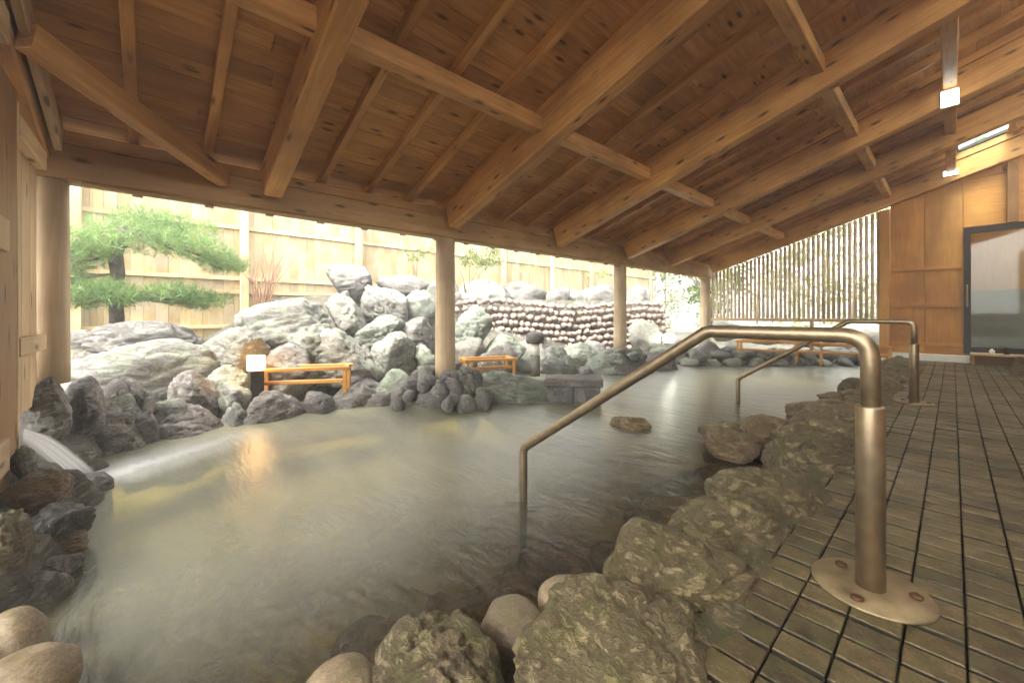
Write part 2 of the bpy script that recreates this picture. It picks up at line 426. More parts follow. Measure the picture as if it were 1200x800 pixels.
# foam carried away from the inlet
P0, P1 = on_z(112, 562, WZ), on_z(300, 503, WZ)
dv = (P1 - P0); LN = dv.length; dv.normalize()
def dotp(vec, org):
    a = N(ns, "ShaderNodeVectorMath", operation='SUBTRACT'); lk.new(tc.outputs["Object"], a.inputs[0]); a.inputs[1].default_value = org
    b = N(ns, "ShaderNodeVectorMath", operation='DOT_PRODUCT'); lk.new(a.outputs[0], b.inputs[0]); b.inputs[1].default_value = vec
    return b.outputs["Value"]
fu = mth(ns, lk, 'DIVIDE', dotp(dv, P0), LN); fv = dotp(Vector((dv.y, -dv.x, 0)), P0)
fv = mth(ns, lk, 'ADD', fv, mth(ns, lk, 'MULTIPLY', mth(ns, lk, 'SUBTRACT', nz.outputs[0], 0.5), 0.25))
ru = ramp(ns, [(0.0, (0,) * 3), (0.16, (1,) * 3), (0.55, (0.55,) * 3), (1.0, (0,) * 3)]); lk.new(mth(ns, lk, 'ADD', mth(ns, lk, 'MULTIPLY', fu, 0.8), 0.15), ru.inputs[0])
rv_ = ramp(ns, [(0.0, (1,) * 3), (0.35, (0.5,) * 3), (1.0, (0,) * 3)], 'EASE'); lk.new(mth(ns, lk, 'MULTIPLY', mth(ns, lk, 'ABSOLUTE', fv), 2.5), rv_.inputs[0])
foam = mth(ns, lk, 'MULTIPLY', mth(ns, lk, 'MULTIPLY', ru.outputs[0], rv_.outputs[0]), 1.0)
fd = N(ns, "ShaderNodeBsdfDiffuse"); fd.inputs[0].default_value = (0.74, 0.76, 0.78, 1)
mf = N(ns, "ShaderNodeMixShader"); lk.new(foam, mf.inputs[0]); lk.new(m1.outputs[0], mf.inputs[1]); lk.new(fd.outputs[0], mf.inputs[2])
m1 = mf
m2 = N(ns, "ShaderNodeMixShader"); lk.new(fr.outputs[0], m2.inputs[0]); lk.new(m1.outputs[0], m2.inputs[1]); lk.new(gl.outputs[0], m2.inputs[2])
lk.new(m2.outputs[0], ns["Material Output"].inputs[0])
M['water'] = m
m, nt, ns, lk, bs = new_mat('falling_water')
tc = N(ns, "ShaderNodeTexCoord")
mp = N(ns, "ShaderNodeMapping"); mp.inputs["Scale"].default_value = (1.2, 34, 1.5); lk.new(tc.outputs["UV"], mp.inputs["Vector"])
nz = N(ns, "ShaderNodeTexNoise", inputs={"Scale": 1.0, "Detail": 4.0}); lk.new(mp.outputs[0], nz.inputs["Vector"])
rk = ramp(ns, [(0.3, (0.35,) * 3), (0.6, (0.95,) * 3)]); lk.new(nz.outputs[0], rk.inputs[0])
tr = N(ns, "ShaderNodeBsdfTransparent"); df = N(ns, "ShaderNodeBsdfDiffuse"); df.inputs[0].default_value = (0.78, 0.80, 0.84, 1)
su = N(ns, "ShaderNodeSeparateXYZ"); lk.new(tc.outputs["UV"], su.inputs[0])
eg = ramp(ns, [(0.0, (0,) * 3), (0.22, (1,) * 3), (0.75, (1,) * 3), (1.0, (0,) * 3)]); lk.new(su.outputs[1], eg.inputs[0])
ed_ = ramp(ns, [(0.0, (1,) * 3), (0.75, (1,) * 3), (1.0, (0,) * 3)]); lk.new(su.outputs[0], ed_.inputs[0])
ff = mth(ns, lk, 'MULTIPLY', mth(ns, lk, 'MULTIPLY', rk.outputs[0], eg.outputs[0]), ed_.outputs[0])
m1 = N(ns, "ShaderNodeMixShader"); lk.new(ff, m1.inputs[0]); lk.new(tr.outputs[0], m1.inputs[1]); lk.new(df.outputs[0], m1.inputs[2])
lk.new(m1.outputs[0], ns["Material Output"].inputs[0])
M['fall'] = m

# ------------------------------------------------------------------ value noise and rocks
LAT = RNG.rand(32, 32, 32)
def vnoise(p):
    i = np.floor(p).astype(int); f = p - i; f = f * f * (3 - 2 * f)
    i0 = i % 32; i1 = (i + 1) % 32
    x0, y0, z0 = i0.T; x1, y1, z1 = i1.T; fx, fy, fz = f.T
    c = lambda a, b, d: LAT[a, b, d]
    a = c(x0, y0, z0) * (1 - fx) + c(x1, y0, z0) * fx
    b = c(x0, y1, z0) * (1 - fx) + c(x1, y1, z0) * fx
    d = c(x0, y0, z1) * (1 - fx) + c(x1, y0, z1) * fx
    e = c(x0, y1, z1) * (1 - fx) + c(x1, y1, z1) * fx
    return ((a * (1 - fy) + b * fy) * (1 - fz) + (d * (1 - fy) + e * fy) * fz) * 2 - 1
def fbm(p, o=4):
    s = 0; a = 1.0
    for k in range(o): s = s + a * vnoise(p * (2 ** k) + 17.3 * k); a *= 0.5
    return s
ICO = {}
def ico(level):
    if level not in ICO:
        bm = bmesh.new(); bmesh.ops.create_icosphere(bm, subdivisions=level, radius=1.0)
        bm.verts.ensure_lookup_table()
        v = np.array([q.co[:] for q in bm.verts]); f = [tuple(q.index for q in p.verts) for p in bm.faces]
        bm.free(); ICO[level] = (v / np.linalg.norm(v, axis=1)[:, None], f)
    return ICO[level]
def rock_mesh(size, seed, level=4, style='crag', roll=0.0, worn=False):
    """size = full extents (x across, y deep, z up)"""
    rs = np.random.RandomState(seed)
    v, f = ico(level)
    off = rs.rand(3) * 29
    if style == 'pebble':
        rr = 1 + 0.10 * fbm(v * 1.1 + off, 2)
        p = v * rr[:, None]
    else:
        n = rs.randn(10 if style == 'crag' else 15, 3); n /= np.linalg.norm(n, axis=1)[:, None]
        d = rs.uniform(0.55 if style == 'crag' else 0.65, 1.0, len(n))
        q = np.maximum(v @ n.T, 0) / d
        pw = 34 if style == 'crag' else 10
        if worn: pw = 6
        rr = (np.sum(q ** pw, axis=1) + 0.95 ** pw * 0.6) ** (-1.0 / pw)
        p = v * rr[:, None]
        amp = 1.0 if style == 'crag' else 0.8
        g = fbm(p * 1.7 + off, 3); p = p * (1 + (0.06 if style == 'crag' else 0.08) * g)[:, None]
        rid = 1 - np.abs(fbm(p * np.array([2.2, 2.2, 4.5]) + off + 5, 4)); p = p * (1 - 0.10 * amp * np.clip(rid - 0.72, 0, 1) / 0.28)[:, None]
        if level >= 4:
            p = p * (1 + 0.035 * amp * fbm(p * 7 + off, 4 if level > 4 else 3))[:, None]
        if level >= 6: p = p * (1 + 0.014 * fbm(p * 19 + off, 3))[:, None]
    p = p * np.array(size) * 0.5
    if roll:
        c, s = math.cos(roll), math.sin(roll)
        p = np.stack([p[:, 0] * c - p[:, 2] * s, p[:, 1], p[:, 0] * s + p[:, 2] * c], 1)
    lo, hi = p.min(0), p.max(0)
    p = (p - (lo + hi) / 2) / (hi - lo) * np.array(size)
    me = bpy.data.meshes.new("rock")
    me.from_pydata(p.tolist(), [], f); me.update(); me.shade_smooth()
    return me
VIEWROT = Matrix((RT, FW, Vector((0, 0, 1)))).transposed().to_4x4()
_seed = [100]
def rock_px(name, x0, y0, x1, y1, mat, depth=None, X=None, Y=None, z=None, label=None, group=None, parent=None,
            level=4, style='crag', roll=0.0, thick=0.8, seed=None, cat='rock', sink=0.0):
    """a rock whose outline fills the given box of the photograph, standing at its real distance"""
    cx, cy = (x0 + x1) / 2, (y0 + y1) / 2
    if depth: c = at_depth(cx, cy, depth)
    elif X is not None: c = on_x(cx, cy, X)
    elif Y is not None: c = on_y(cx, cy, Y)
    elif z is not None: c = on_z(cx, cy, z)
    else: c = on_bank(cx, cy)
    d = (c - ORG).dot(FW)
    w, h = (x1 - x0) / FPX * d * 1.04, (y1 - y0) / FPX * d * 1.04
    # keep the outline along the true line of sight at the picture's sides
    yaw = math.atan2((cx - 600) / FPX, 1.0)
    w *= math.cos(yaw) ** 0.6
    h += sink
    _seed[0] += 1
    me = rock_mesh((w, max(w, h) * thick, h), seed or _seed[0], level, style, roll)
    Mx = VIEWROT @ Matrix.Rotation(-yaw, 4, 'Z'); Mx.translation = c - Vector((0, 0, sink / 2))
    o = mesh_obj(name, me, M[mat], Mx, parent)
    if label: tag(o, label, cat, group)
    return o

# ------------------------------------------------------------------ ground, pool
def pool_in(x, y):
    if x > -0.62 or y > 12.6 : return False
    if y < -0.45: return False
    e = -5.9 + 0.15 * math.sin(y * 1.3)
    if y > 4.2: e = -5.9 + (y - 4.2) * 0.26
    if y > 9.5: e = min(-4.5, e) + (y - 9.5) * 0.1
    return x > e
def ground_h(x, y):
    if pool_in(x, y): return -1.0
    if x > -0.62: return -0.10
    if y < -0.2 and x > -4.6: return -0.10
    h = -0.66 - 0.7 * (x + 5.0)
    cap = 0.45 if y < 0.6 else 0.45 + min(1, (y - 0.6) / 1.2) * 0.75
    if y > 8: cap = max(0.0, cap - (y - 8) * 0.35)
    return max(-0.3, min(cap, h))
xs = [-70, -50, -40, -25, -18, -14] + list(np.arange(-12, 4.01, 0.2)) + [6, 9, 14, 20, 40, 70]
ys = [-70, -50, -25, -12, -7] + list(np.arange(-5, 16.01, 0.2)) + [18, 22, 30, 45, 70]
gv, gf = [], []
for j, y in enumerate(ys):
    for i, x in enumerate(xs):
        h = ground_h(x, y)
        if h > -0.9 and h != -0.10: h += 0.05 * math.sin(x * 3.1 + y * 2.3) * math.cos(y * 2.7 - x)
        gv.append((x, y, h))
for j in range(len(ys) - 1):
    for i in range(len(xs) - 1):
        a = j * len(xs) + i; gf.append((a, a + 1, a + 1 + len(xs), a + len(xs)))
tag(pydata("ground", gv, gf, M['earth'], smooth=True), kind='structure')
# pool floor: rises towards the stone kerb
pv, pf = [], []
px_ = np.arange(-6.6, -0.45, 0.2); py_ = np.arange(-1.0, 13.2, 0.2)
for y in py_:
    for x in px_:
        t = max(0.0, min(1.0, (x + 2.1) / 1.3))
        pv.append((x, y, -0.86 + 0.38 * t * t * (3 - 2 * t) + 0.04 * math.sin(3 * x + y) * math.cos(2.3 * y)))
nx = len(px_)
for j in range(len(py_) - 1):
    for i in range(nx - 1):
        a = j * nx + i; pf.append((a, a + 1, a + 1 + nx, a + nx))
tag(pydata("pool_floor", pv, pf, M['bottom'], smooth=True), kind='structure')
pool_floor = bpy.data.objects["pool_floor"]
rs = random.Random(17)
for k in range(64):
    x, y = -1.0 - 0.95 * rs.random() ** 1.3, rs.uniform(0.35, 5.6)
    t = max(0.0, min(1.0, (x + 2.1) / 1.3)); z = -0.86 + 0.38 * t * t * (3 - 2 * t)
    sx = rs.uniform(0.16, 0.38)
    me = rock_mesh((sx, sx * rs.uniform(0.7, 1.3), sx * rs.uniform(0.4, 0.6)), 3000 + k, 3, 'block')
    mesh_obj("stone", me, M[rs.choice(('sunk', 'sunk', 'sunkgreen'))], Matrix.Translation((x, y, z + 0.03)) @ Matrix.Rotation(rs.uniform(0, 6), 4, 'Z'), pool_floor)
wv, wf = [], []
wxs = np.arange(-6.6, -0.59, 0.4); wys = np.arange(-0.6, 13.01, 0.4)
for y in wys:
    for x in wxs: wv.append((x, y, WZ))
nx = len(wxs)
for j in range(len(wys) - 1):
    for i in range(nx - 1):
        a = j * nx + i; wf.append((a, a + 1, a + 1 + nx, a + nx))
tag(pydata("water", wv, wf, M['water'], smooth=True), kind='structure')

# ------------------------------------------------------------------ tiled walkway
WALK_END = 10.62
walk = root("walkway", (0, 4, 0), kind='structure')
box("bed", (-0.62, -3.0, -0.09), (1.68, WALK_END, -0.030), M['grout'], walk)
TP, TQ = 0.112, 0.097
def tile_geo(cx, cy, s, jz, rs):
    a = s / 2; b = a - 0.003; e = (TQ - 0.0125) / 2; g = e - 0.003
    t = [jz + rs.uniform(-0.001, 0.001) for _ in range(4)]
    lo = -0.034
    q = ((-1, -1), (1, -1), (1, 1), (-1, 1))
    v = [(cx + u * a, cy + w * e, lo) for u, w in q] + [(cx + u * a, cy + w * e, t[k] - 0.003) for k, (u, w) in enumerate(q)] + [(cx + u * b, cy + w * g, t[k]) for k, (u, w) in enumerate(q)]
    f = [(0, 1, 5, 4), (1, 2, 6, 5), (2, 3, 7, 6), (3, 0, 4, 7), (4, 5, 9, 8), (5, 6, 10, 9), (6, 7, 11, 10), (7, 4, 8, 11), (8, 9, 10, 11)]
    return v, f
rs = random.Random(3)
tiles = []
for i in range(20):
    for j in range(-28, 112):
        x = -0.48 + TP * i; y = 0.05 + TQ * j
        if y > WALK_END - 0.05: continue
        d = FW.x * x + FW.y * y
        u = 600 + FPX * (RT.x * x + RT.y * y) / d if d > 0.2 else 9999
        vpx = 369 + FPX * CAM_H / d if d > 0.2 else 9999
        vis = -10 < u < 1215 and vpx < 815
        tiles.append((0 if vis else 1, d, x, y))
tiles.sort()
protos = []
for k in range(6):
    v, f = tile_geo(0, 0, TP - 0.0052, 0.0, rs)
    me = bpy.data.meshes.new("tile"); me.from_pydata(v, [], f); me.update(); me.materials.append(M['tile']); me.materials.append(M['grout'])
    for p_ in me.polygons[:4]: p_.material_index = 1
    protos.append(me)
sv_, sf_ = [], []
for k, (hid, d, x, y) in enumerate(tiles):
    jz = rs.uniform(-0.003, 0.002)
    if k < 300 and not hid:
        put(bpy.data.objects.new("tile", protos[k % 6]), Matrix.Translation((x, y, jz)) @ Matrix.Rotation(rs.choice((0, 2)) * math.pi / 2 + rs.uniform(-0.012, 0.012), 4, 'Z'), walk)
    else:
        v, f = tile_geo(x, y, TP - 0.0052, jz, rs)
        b = len(sv_); sv_ += v; sf_ += [tuple(b + q for q in p) for p in f]
ft = tag(pydata("far_tiles", sv_, sf_, M['tile'], None, walk), kind='stuff')
ft.data.materials.append(M['grout'])
for p_ in ft.data.polygons: p_.material_index = 1 if p_.index % 9 < 4 else 0

# ------------------------------------------------------------------ roof
def zr(x): return 1.90 + 0.32 * (x + 4.2)          # underside of the main rafters
SL = Vector((1, 0, 0.32)).normalized(); SN = Vector((-0.32, 0, 1)).normalized()
XE, XR = -4.90, 1.75
Y0, Y1 = -3.1, 11.35
roof = root("pavilion_roof", (0, 4, 2.2), "sloping timber roof over the bath with exposed rafters, purlins and ceiling boards", "roof")
RAFT = [0.80, 2.76, 4.75, 6.74, 8.45, 10.70]
for y in RAFT:
    a, b = -4.18, XR - 0.05
    beam("main_rafter", (a, y, zr(a) + 0.168), (b, y, zr(b) + 0.168), 0.15, 0.318, M['beam'], roof, up=SN, c=0.012)
for x in (-2.62, -0.86, -0.02):
    ends = [Y0] + RAFT + [Y1]
    for k in range(len(ends) - 1):
        a, b = ends[k] + (0.074 if k else 0), ends[k + 1] - (0.074 if k < len(ends) - 2 else 0)
        zc = zr(x) + 0.235
        beam("purlin", (x, a, zc), (x, b, zc), 0.115, 0.14, M['beam'], roof, c=0.008)
# common rafters above the purlins
yy = [RAFT[0] - 0.46 * k for k in range(1, 9)] + [RAFT[1] + 0.4925 * k for k in range(-4, 18)]
SKX0, SKX1, SKY0, SKY1 = 0.06, 0.66, 9.45, 10.60        # the skylight near the end wall
for y, a, b in [(y, XE + 0.03, XR - 0.08) for y in yy if not SKY0 - 0.03 < y < SKY1 + 0.03] + [q for y in yy if SKY0 - 0.03 < y < SKY1 + 0.03 for q in ((y, XE + 0.03, SKX0 - 0.02), (y, SKX1 + 0.02, XR - 0.08))]:
    beam("common_rafter", (a, y, zr(a) + 0.388), (b, y, zr(b) + 0.388), 0.065, 0.085, M['beam'], roof, up=SN, c=0.004)
# ceiling boards, running along the eave
rs = random.Random(5)
s = 0.0; row = 0
Ls = (XR - XE) / SL.x
while s < Ls - 0.02:
    w = 0.152
    cuts = [Y0]; y = Y0 + (1.9 if row % 2 else 3.6)
    while y < Y1 - 0.8: cuts.append(y + rs.uniform(-0.25, 0.25)); y += 3.66
    cuts.append(Y1)
    xm = XE + (s + w / 2) * SL.x
    spans = [(cuts[k], cuts[k + 1]) for k in range(len(cuts) - 1)]
    if SKX0 < xm < SKX1:
        spans = [q for c0, c1 in spans for q in ([(c0, c1)] if c1 < SKY0 or c0 > SKY1 else [(c0, max(c0, SKY0)), (min(c1, SKY1), c1)]) if q[1] - q[0] > 0.05]
    for c0, c1 in spans:
        p = Vector((XE, 0, zr(XE) + 0.442)) + SL * (s + w / 2) + SN * rs.uniform(-0.001, 0.001)
        beam("ceiling_board", (p.x, c0 + 0.0015, p.z), (p.x, c1 - 0.0015, p.z), w - 0.0012, 0.016, M['ceil'], roof, up=SN, c=0.0015)
    s += w; row += 1
a, b = XE - 0.04, XR
for a_, b_, c_, d_ in ((a, b, Y0 - 0.05, SKY0), (a, b, SKY1, Y1 + 0.05), (a, SKX0, SKY0 + 0.002, SKY1 - 0.002), (SKX1, b, SKY0 + 0.002, SKY1 - 0.002)):
    beam("roof_cover", (a_, (c_ + d_) / 2, zr(a_) + 0.505), (b_, (c_ + d_) / 2, zr(b_) + 0.505), d_ - c_, 0.05, M['roofdark'], roof, up=SN, c=0.001)  # unseen sheet over the boards, added to block light
beam("skylight_pane", (SKX0, (SKY0 + SKY1) / 2, zr(SKX0) + 0.545), (SKX1, (SKY0 + SKY1) / 2, zr(SKX1) + 0.545), SKY1 - SKY0 + 0.06, 0.008, M['glass'], roof, up=SN, c=0.001)
beam("fascia", (XE + 0.005, Y0, zr(XE) + 0.41), (XE + 0.005, Y1, zr(XE) + 0.41), 0.024, 0.085, M['eave'], roof)
# eave beam, its capping and the track under it
EX = -4.34
beam("eave_beam", (EX, -0.70, 1.9475), (EX, 11.0, 1.9475), 0.21, 0.255, M['eave'], roof, c=0.012)
beam("eave_plate", (EX, -0.70, 2.1265), (EX, 11.0, 2.1265), 0.17, 0.10, M['eave'], roof, c=0.01)
beam("screen_track", (EX + 0.05, -0.40, 1.807), (EX + 0.05, 10.6, 1.807), 0.06, 0.022, M['palewood'], roof)
for k in range(24):
    y = -0.1 + 0.45 * k
    box("track_block", (EX + 0.03, y - 0.03, 1.776), (EX + 0.075, y + 0.03, 1.7955), M['palewood'], roof)
# hip brace and the rafter pair at the partition wall
beam("corner_brace", on_x(262, 209, EX + 0.14), on_y(30, 42, -0.50), 0.10, 0.15, M['beam'], roof, c=0.01)
beam("partition_rafter", (-4.2, -0.60, zr(-4.2) + 0.15), (XR - 0.1, -0.60, zr(XR - 0.1) + 0.15), 0.12, 0.26, M['beam'], roof, up=SN, c=0.01)
beam("partition_rafter", (-4.2, -0.50, zr(-4.2) + 0.18), (XR - 0.1, -0.50, zr(XR - 0.1) + 0.18), 0.04, 0.18, M['palewood'], roof, up=SN)
# added glowing boxes on the rafter faces, standing in for daylight gaps
def gap_glow_box(px, py, yface, w, h, label):
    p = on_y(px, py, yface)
    t = root("gap_glow_box", p, label, "lamp", "small glowing boxes in place of daylight gaps")
    box("glow_frame", (p.x - w / 2 - 0.008, yface - 0.022, p.z - h / 2 - 0.008), (p.x + w / 2 + 0.008, yface - 0.001, p.z + h / 2 + 0.008), M['white'], t, 0.003)
    box("glow_face", (p.x - w / 2, yface - 0.04, p.z - h / 2), (p.x + w / 2, yface - 0.023, p.z + h / 2), M['cool'], t, 0.004)
gap_glow_box(1113, 116, 6.662, 0.13, 0.17, "square white box glowing in place of a daylight gap, the higher of two at upper right")
gap_glow_box(1114, 203, 10.622, 0.17, 0.08, "small flat white box glowing in place of a daylight gap on the last rafter above the plywood wall")

# ------------------------------------------------------------------ columns
COLS = [(-4.34, -0.56, 0.36, 0.098, 'thick round log column beside the pale partition boards at the inlet'),
        (-4.34, 2.76, -0.10, 0.124, 'round log column rising from a mound of small upright stones'),
        (-4.34, 6.74, -0.05, 0.122, 'round log column standing in front of the red cobble wall'),
        (-4.34, 10.72, -0.10, 0.122, 'far round log column at the left end of the slatted screen')]
for x, y, z, r, lab in COLS:
    v, f = tube_geo([(z + (1.815 - z) * k / 5, 0, 0) for k in range(6)], [r * (1.03 - 0.012 * k) for k in range(6)], 28)
    Mx = Matrix(((0, 0, 1, x), (0, 1, 0, y), (1, 0, 0, 0), (0, 0, 0, 1)))
    Mx = Matrix.Translation((x, y, 0)) @ Matrix.Rotation(-math.pi / 2, 4, 'Y')
    o = pydata("wooden_column", v, f, M['column'], Mx)
    for p in o.data.polygons: p.use_smooth = len(p.vertices) == 4
    tag(o, lab, "column", "round columns along the eave")

# ------------------------------------------------------------------ partition wall at the left
pw = root("partition_wall", (-3.6, -0.62, 0), "timber partition at the left edge with dark post, pale upright boards and rail ends", "wall")
box("corner_post", (-3.37, -0.86, -0.02), (-2.6, -0.55, 2.05), M['post'], pw, 0.01)
for k in range(4):
    box("board", (-4.19 + 0.207 * k, -0.66, 0.25), (-4.19 + 0.207 * k + 0.203, -0.60, 2.0), M['palewood'], pw, 0.004)
box("edge_board", (-3.40, -0.598, -0.02), (-3.373, -0.548, 2.0), M['palewood'], pw, 0.003)
for z, h in ((0.62, 0.10), (1.83, 0.12)):
    box("rail", (-4.12, -0.598, z), (-3.42, -0.545, z + h), M['palewood'], pw, 0.004)
for z in (0.13, 1.14, 2.10):
    box("peg", (-2.93, -0.548, z), (-2.70, -0.50, z + 0.15), M['palewood'], pw, 0.004)
for k in range(12):
    box("upper_board", (-4.19 + 0.3 * k, -0.66, 2.0), (-4.19 + 0.3 * k + 0.296, -0.58, zr(-4.19 + 0.3 * k) + 0.02), M['ceil'], pw, 0.004)

# ------------------------------------------------------------------ end wall
EY = 10.86
ew = root("end_wall", (0, EY, 0), "orange brown plywood end wall with battens beside the glass door", "wall")
PZ = lambda x: zr(x) - 0.01
box("corner_pillar", (-0.98, 10.72, 0.0), (-0.83, 10.86, PZ(-0.98)), M['orange'], ew, 0.006)
for k, (a, b) in enumerate(((-0.828, -0.36), (-0.354, 0.12))):
    for z0, z1 in ((0.12, 0.30), (0.304, 1.02), (1.024, 1.72), (1.724, zr(a) + 0.25)):
        box("panel", (a, EY - 0.03, z0), (b, EY, z1), M['panel'], ew, 0.003)
box("backing", (-0.82, EY + 0.002, 0.0), (0.128, EY + 0.02, zr(0.0) + 0.05), M['panel'], ew, 0.003)
box("backing", (0.129, EY + 0.002, 2.40), (0.9, EY + 0.02, zr(0.13) + 0.3), M['panel'], ew, 0.003)
for z in (0.30, 1.02, 1.72):
    box("batten", (-0.826, EY - 0.052, z - 0.03), (0.10, EY - 0.032, z + 0.03), M['panel'], ew, 0.003)
box("upper_panel", (0.13, EY - 0.03, 2.42), (1.0, EY, PZ(0.13)), M['panel'], ew, 0.003)
box("upper_panel", (0.13, EY - 0.03, PZ(0.13) + 0.003), (0.62, EY - 0.002, zr(0.13) + 0.25), M['panel'], ew, 0.003)
box("wall_post", (0.62, EY - 0.10, 2.42), (0.74, EY - 0.032, PZ(0.62)), M['post'], ew, 0.005)
box("wall_post", (0.90, EY - 0.10, 0.0), (1.02, EY - 0.032, 2.415), M['post'], ew, 0.005)
for k in range(5):
    box("panel", (1.03 + 0.14 * k, EY - 0.03, 0.0), (1.03 + 0.14 * k + 0.136, EY, 3.2), M['panel'], ew, 0.003)
# boards that close the gap between the end rafter and the ceiling, open near the ridge
for k in range(10):
    a = -4.2 + 0.41 * k
    box("infill_board", (a, EY - 0.05, zr(a) + 0.29), (a + 0.405, EY - 0.03, zr(a) + 0.43), M['panel'], ew, 0.003)
door = root("glass_door", (0.5, EY - 0.06, 0.1), "black framed glass door standing at the end of the tiled walkway", "door")
dx0, dx1, dz0, dz1 = 0.13, 0.88, 0.28, 2.40
for nm, lo, hi in (("frame", (dx0, EY - 0.10, 0.16), (dx0 + 0.085, EY - 0.035, dz1)), ("frame", (dx1 - 0.06, EY - 0.10, 0.16), (dx1, EY - 0.035, dz1)),
                   ("frame", (dx0 + 0.086, EY - 0.098, dz1 - 0.10), (dx1 - 0.061, EY - 0.037, dz1)), ("frame", (dx0 + 0.086, EY - 0.098, 0.16), (dx1 - 0.061, EY - 0.037, 0.29))):
    box(nm, lo, hi, M['black'], door, 0.004)
box("pane", (dx0 + 0.087, EY - 0.075, 0.292), (dx1 - 0.062, EY - 0.063, dz1 - 0.102), M['glass'], door, 0.002)
tube("handle", bend_path([(0.17, EY - 0.10, 1.0), (0.17, EY - 0.16, 1.0), (0.17, EY - 0.16, 1.38), (0.17, EY - 0.10, 1.38)], 0.03), 0.012, M['steel'], door)
bh = root("bath_house", (0.5, EY + 0.9, 0), "brown wall seen through the glass door, its pale lower part imitating a reflection", "wall")
box("reflection_board", (-0.3, EY + 0.9, -0.2), (0.98, EY + 0.95, 1.32), M['pane_reflection'], bh, 0.01)  # pale lower half stands in for the reflection in the door pane
box("upper_wall", (-0.3, EY + 0.88, 1.323), (0.98, EY + 0.95, 3.0), M['panel'], bh, 0.01)
o = box("white_step", (-0.80, WALK_END + 0.002, 0.0), (0.20, EY - 0.035, 0.125), M['white'], None, 0.01)
tag(o, "long white stone step at the foot of the plywood wall", "step")
shelf = root("low_bench", (0.55, 10.45, 0), "dark low shoe bench in front of the glass door", "bench")
box("top", (0.20, 10.28, 0.165), (0.95, 10.60, 0.20), M['palewood'], shelf)
box("side", (0.21, 10.30, 0.0), (0.25, 10.58, 0.163), M['post'], shelf); box("side", (0.90, 10.30, 0.0), (0.94, 10.58, 0.163), M['post'], shelf)
box("back", (0.252, 10.54, 0.0), (0.898, 10.57, 0.163), M['post'], shelf)
for k, (x, h, mt, lab) in enumerate(((0.44, 0.085, 'white', 'small white bottle on the low bench, left of the other bottle'), (0.60, 0.12, 'black', 'taller dark bottle on the low bench, right of the white one'))):
    o = lathe("bottle", [(0.03, 0.201), (0.033, 0.21), (0.033, 0.2 + h * 0.7), (0.012, 0.2 + h * 0.82), (0.012, 0.2 + h)], M[mt], (x, 10.42, 0), None, 14)
    tag(o, lab, "bottle", "bottles on the low bench")

# slatted screen
scr = root("slatted_screen", (-2.6, 10.78, 0.7), "long screen of pale upright poles between the far column and the plywood wall", "screen")
n = 37
v, f = tube_geo([(0, 0, 0), (1, 0, 0)], 0.021, 8)
for k in range(n):
    x = -4.17 + k * (3.17 / (n - 1)); z1 = zr(x) - 0.005
    o = tube("pole", [(0, 0, 0.772), (0, 0, z1)], 0.029, M['lattice'], scr, 10, Matrix.Translation((x, 10.80, 0)))
box("bottom_rail", (-4.21, 10.75, 0.70), (-0.985, 10.85, 0.77), M['palewood'], scr, 0.006)
box("support", (-2.12, 10.77, -0.4), (-2.05, 10.83, 0.698), M['palewood'], scr, 0.005)

# unseen bath house walls, left open above to let daylight onto the ceiling
sw = root("side_wall", (1.72, 4, 0), "timber wall with an open band below the roof along the right of the walkway", "wall")
for k in range(28):
    box("board", (1.69, -3.05 + k * 0.5, 0.0), (1.73, -3.05 + k * 0.5 + 0.496, 3.2), M['ceil'], sw)
bw = root("rear_wall", (-1, -3.08, 0), "low timber wall closing the bath behind the partition", "wall")
for k in range(12):
    box("board", (-4.3 + k * 0.5, -3.1, -0.1), (-4.3 + k * 0.5 + 0.496, -3.06, 0.9), M['ceil'], bw)

# ------------------------------------------------------------------ handrails
def handrail(label):
    x, y = -0.171, 1.65
    t = root("handrail", (x, y, 0), label, "handrail", "steel handrails leading down into the bath")
    path = bend_path([(x, y, 0.55), (x, y, 0.785), (-0.66, y, 0.785), (-1.73, y, 0.05), (-1.73, y, -0.72)], 0.075, 8)
    tube("rail", path, 0.0245, M['steel'], t, 18)
    lathe("post", [(0.036, 0.008), (0.036, 0.563), (0.034, 0.569), (0.026, 0.570)], M['steel'], (x, y, 0), t)
    lathe("base_plate", [(0.146, 0.002), (0.148, 0.006), (0.145, 0.0105), (0.04, 0.011)], M['plate'], (x, y, 0), t, 40)
    for a in (20, 140, 260):
        p = (x + 0.105 * math.cos(R(a)), y + 0.105 * math.sin(R(a)), 0)
        lathe("bolt", [(0.016, 0.011), (0.016, 0.016), (0.009, 0.020)], M['bolt'], p, t, 10)
    return t
h1 = handrail("near steel handrail on a bolted round base plate, bending down into the bath")
dup(h1, Matrix.Translation((-0.25, 5.46, 0)), None, label="farther steel handrail near the plywood wall, reaching into the bath")

# ------------------------------------------------------------------ stone kerb between walkway and bath
kerb = root("stone_kerb", (-0.8, 4, 0), "rough mossy stone kerb set in mortar along the right side of the bath", "kerb")
v, f = [], []
ny, nk = 170, 9
for j in range(ny + 1):
    y = -1.0 + (WALK_END + 1.6) * j / ny
    for i in range(nk + 1):
        t = i / nk; x = -0.90 + 0.52 * t + 0.04 * math.sin(y * 3.1) * (1 - t) + (0.04 * math.sin(y * 6.3) + 0.02 * math.sin(y * 17)) * t
        z = -0.55 if i == 0 else -0.27 + 0.31 * t + 0.02 * math.sin(x * 23 + y * 11)
        if i == nk: z = -0.03
        if i == nk - 1: z = 0.006 + 0.006 * math.sin(y * 9)
        if i == nk - 2: z = 0.02 + 0.012 * math.sin(y * 14)
        v.append((x, y, z))
for j in range(ny):
    for i in range(nk):
        a = j * (nk + 1) + i; f.append((a, a + 1, a + nk + 2, a + nk + 1))
pydata("mortar", v, f, M['mortar'], None, kerb, True)
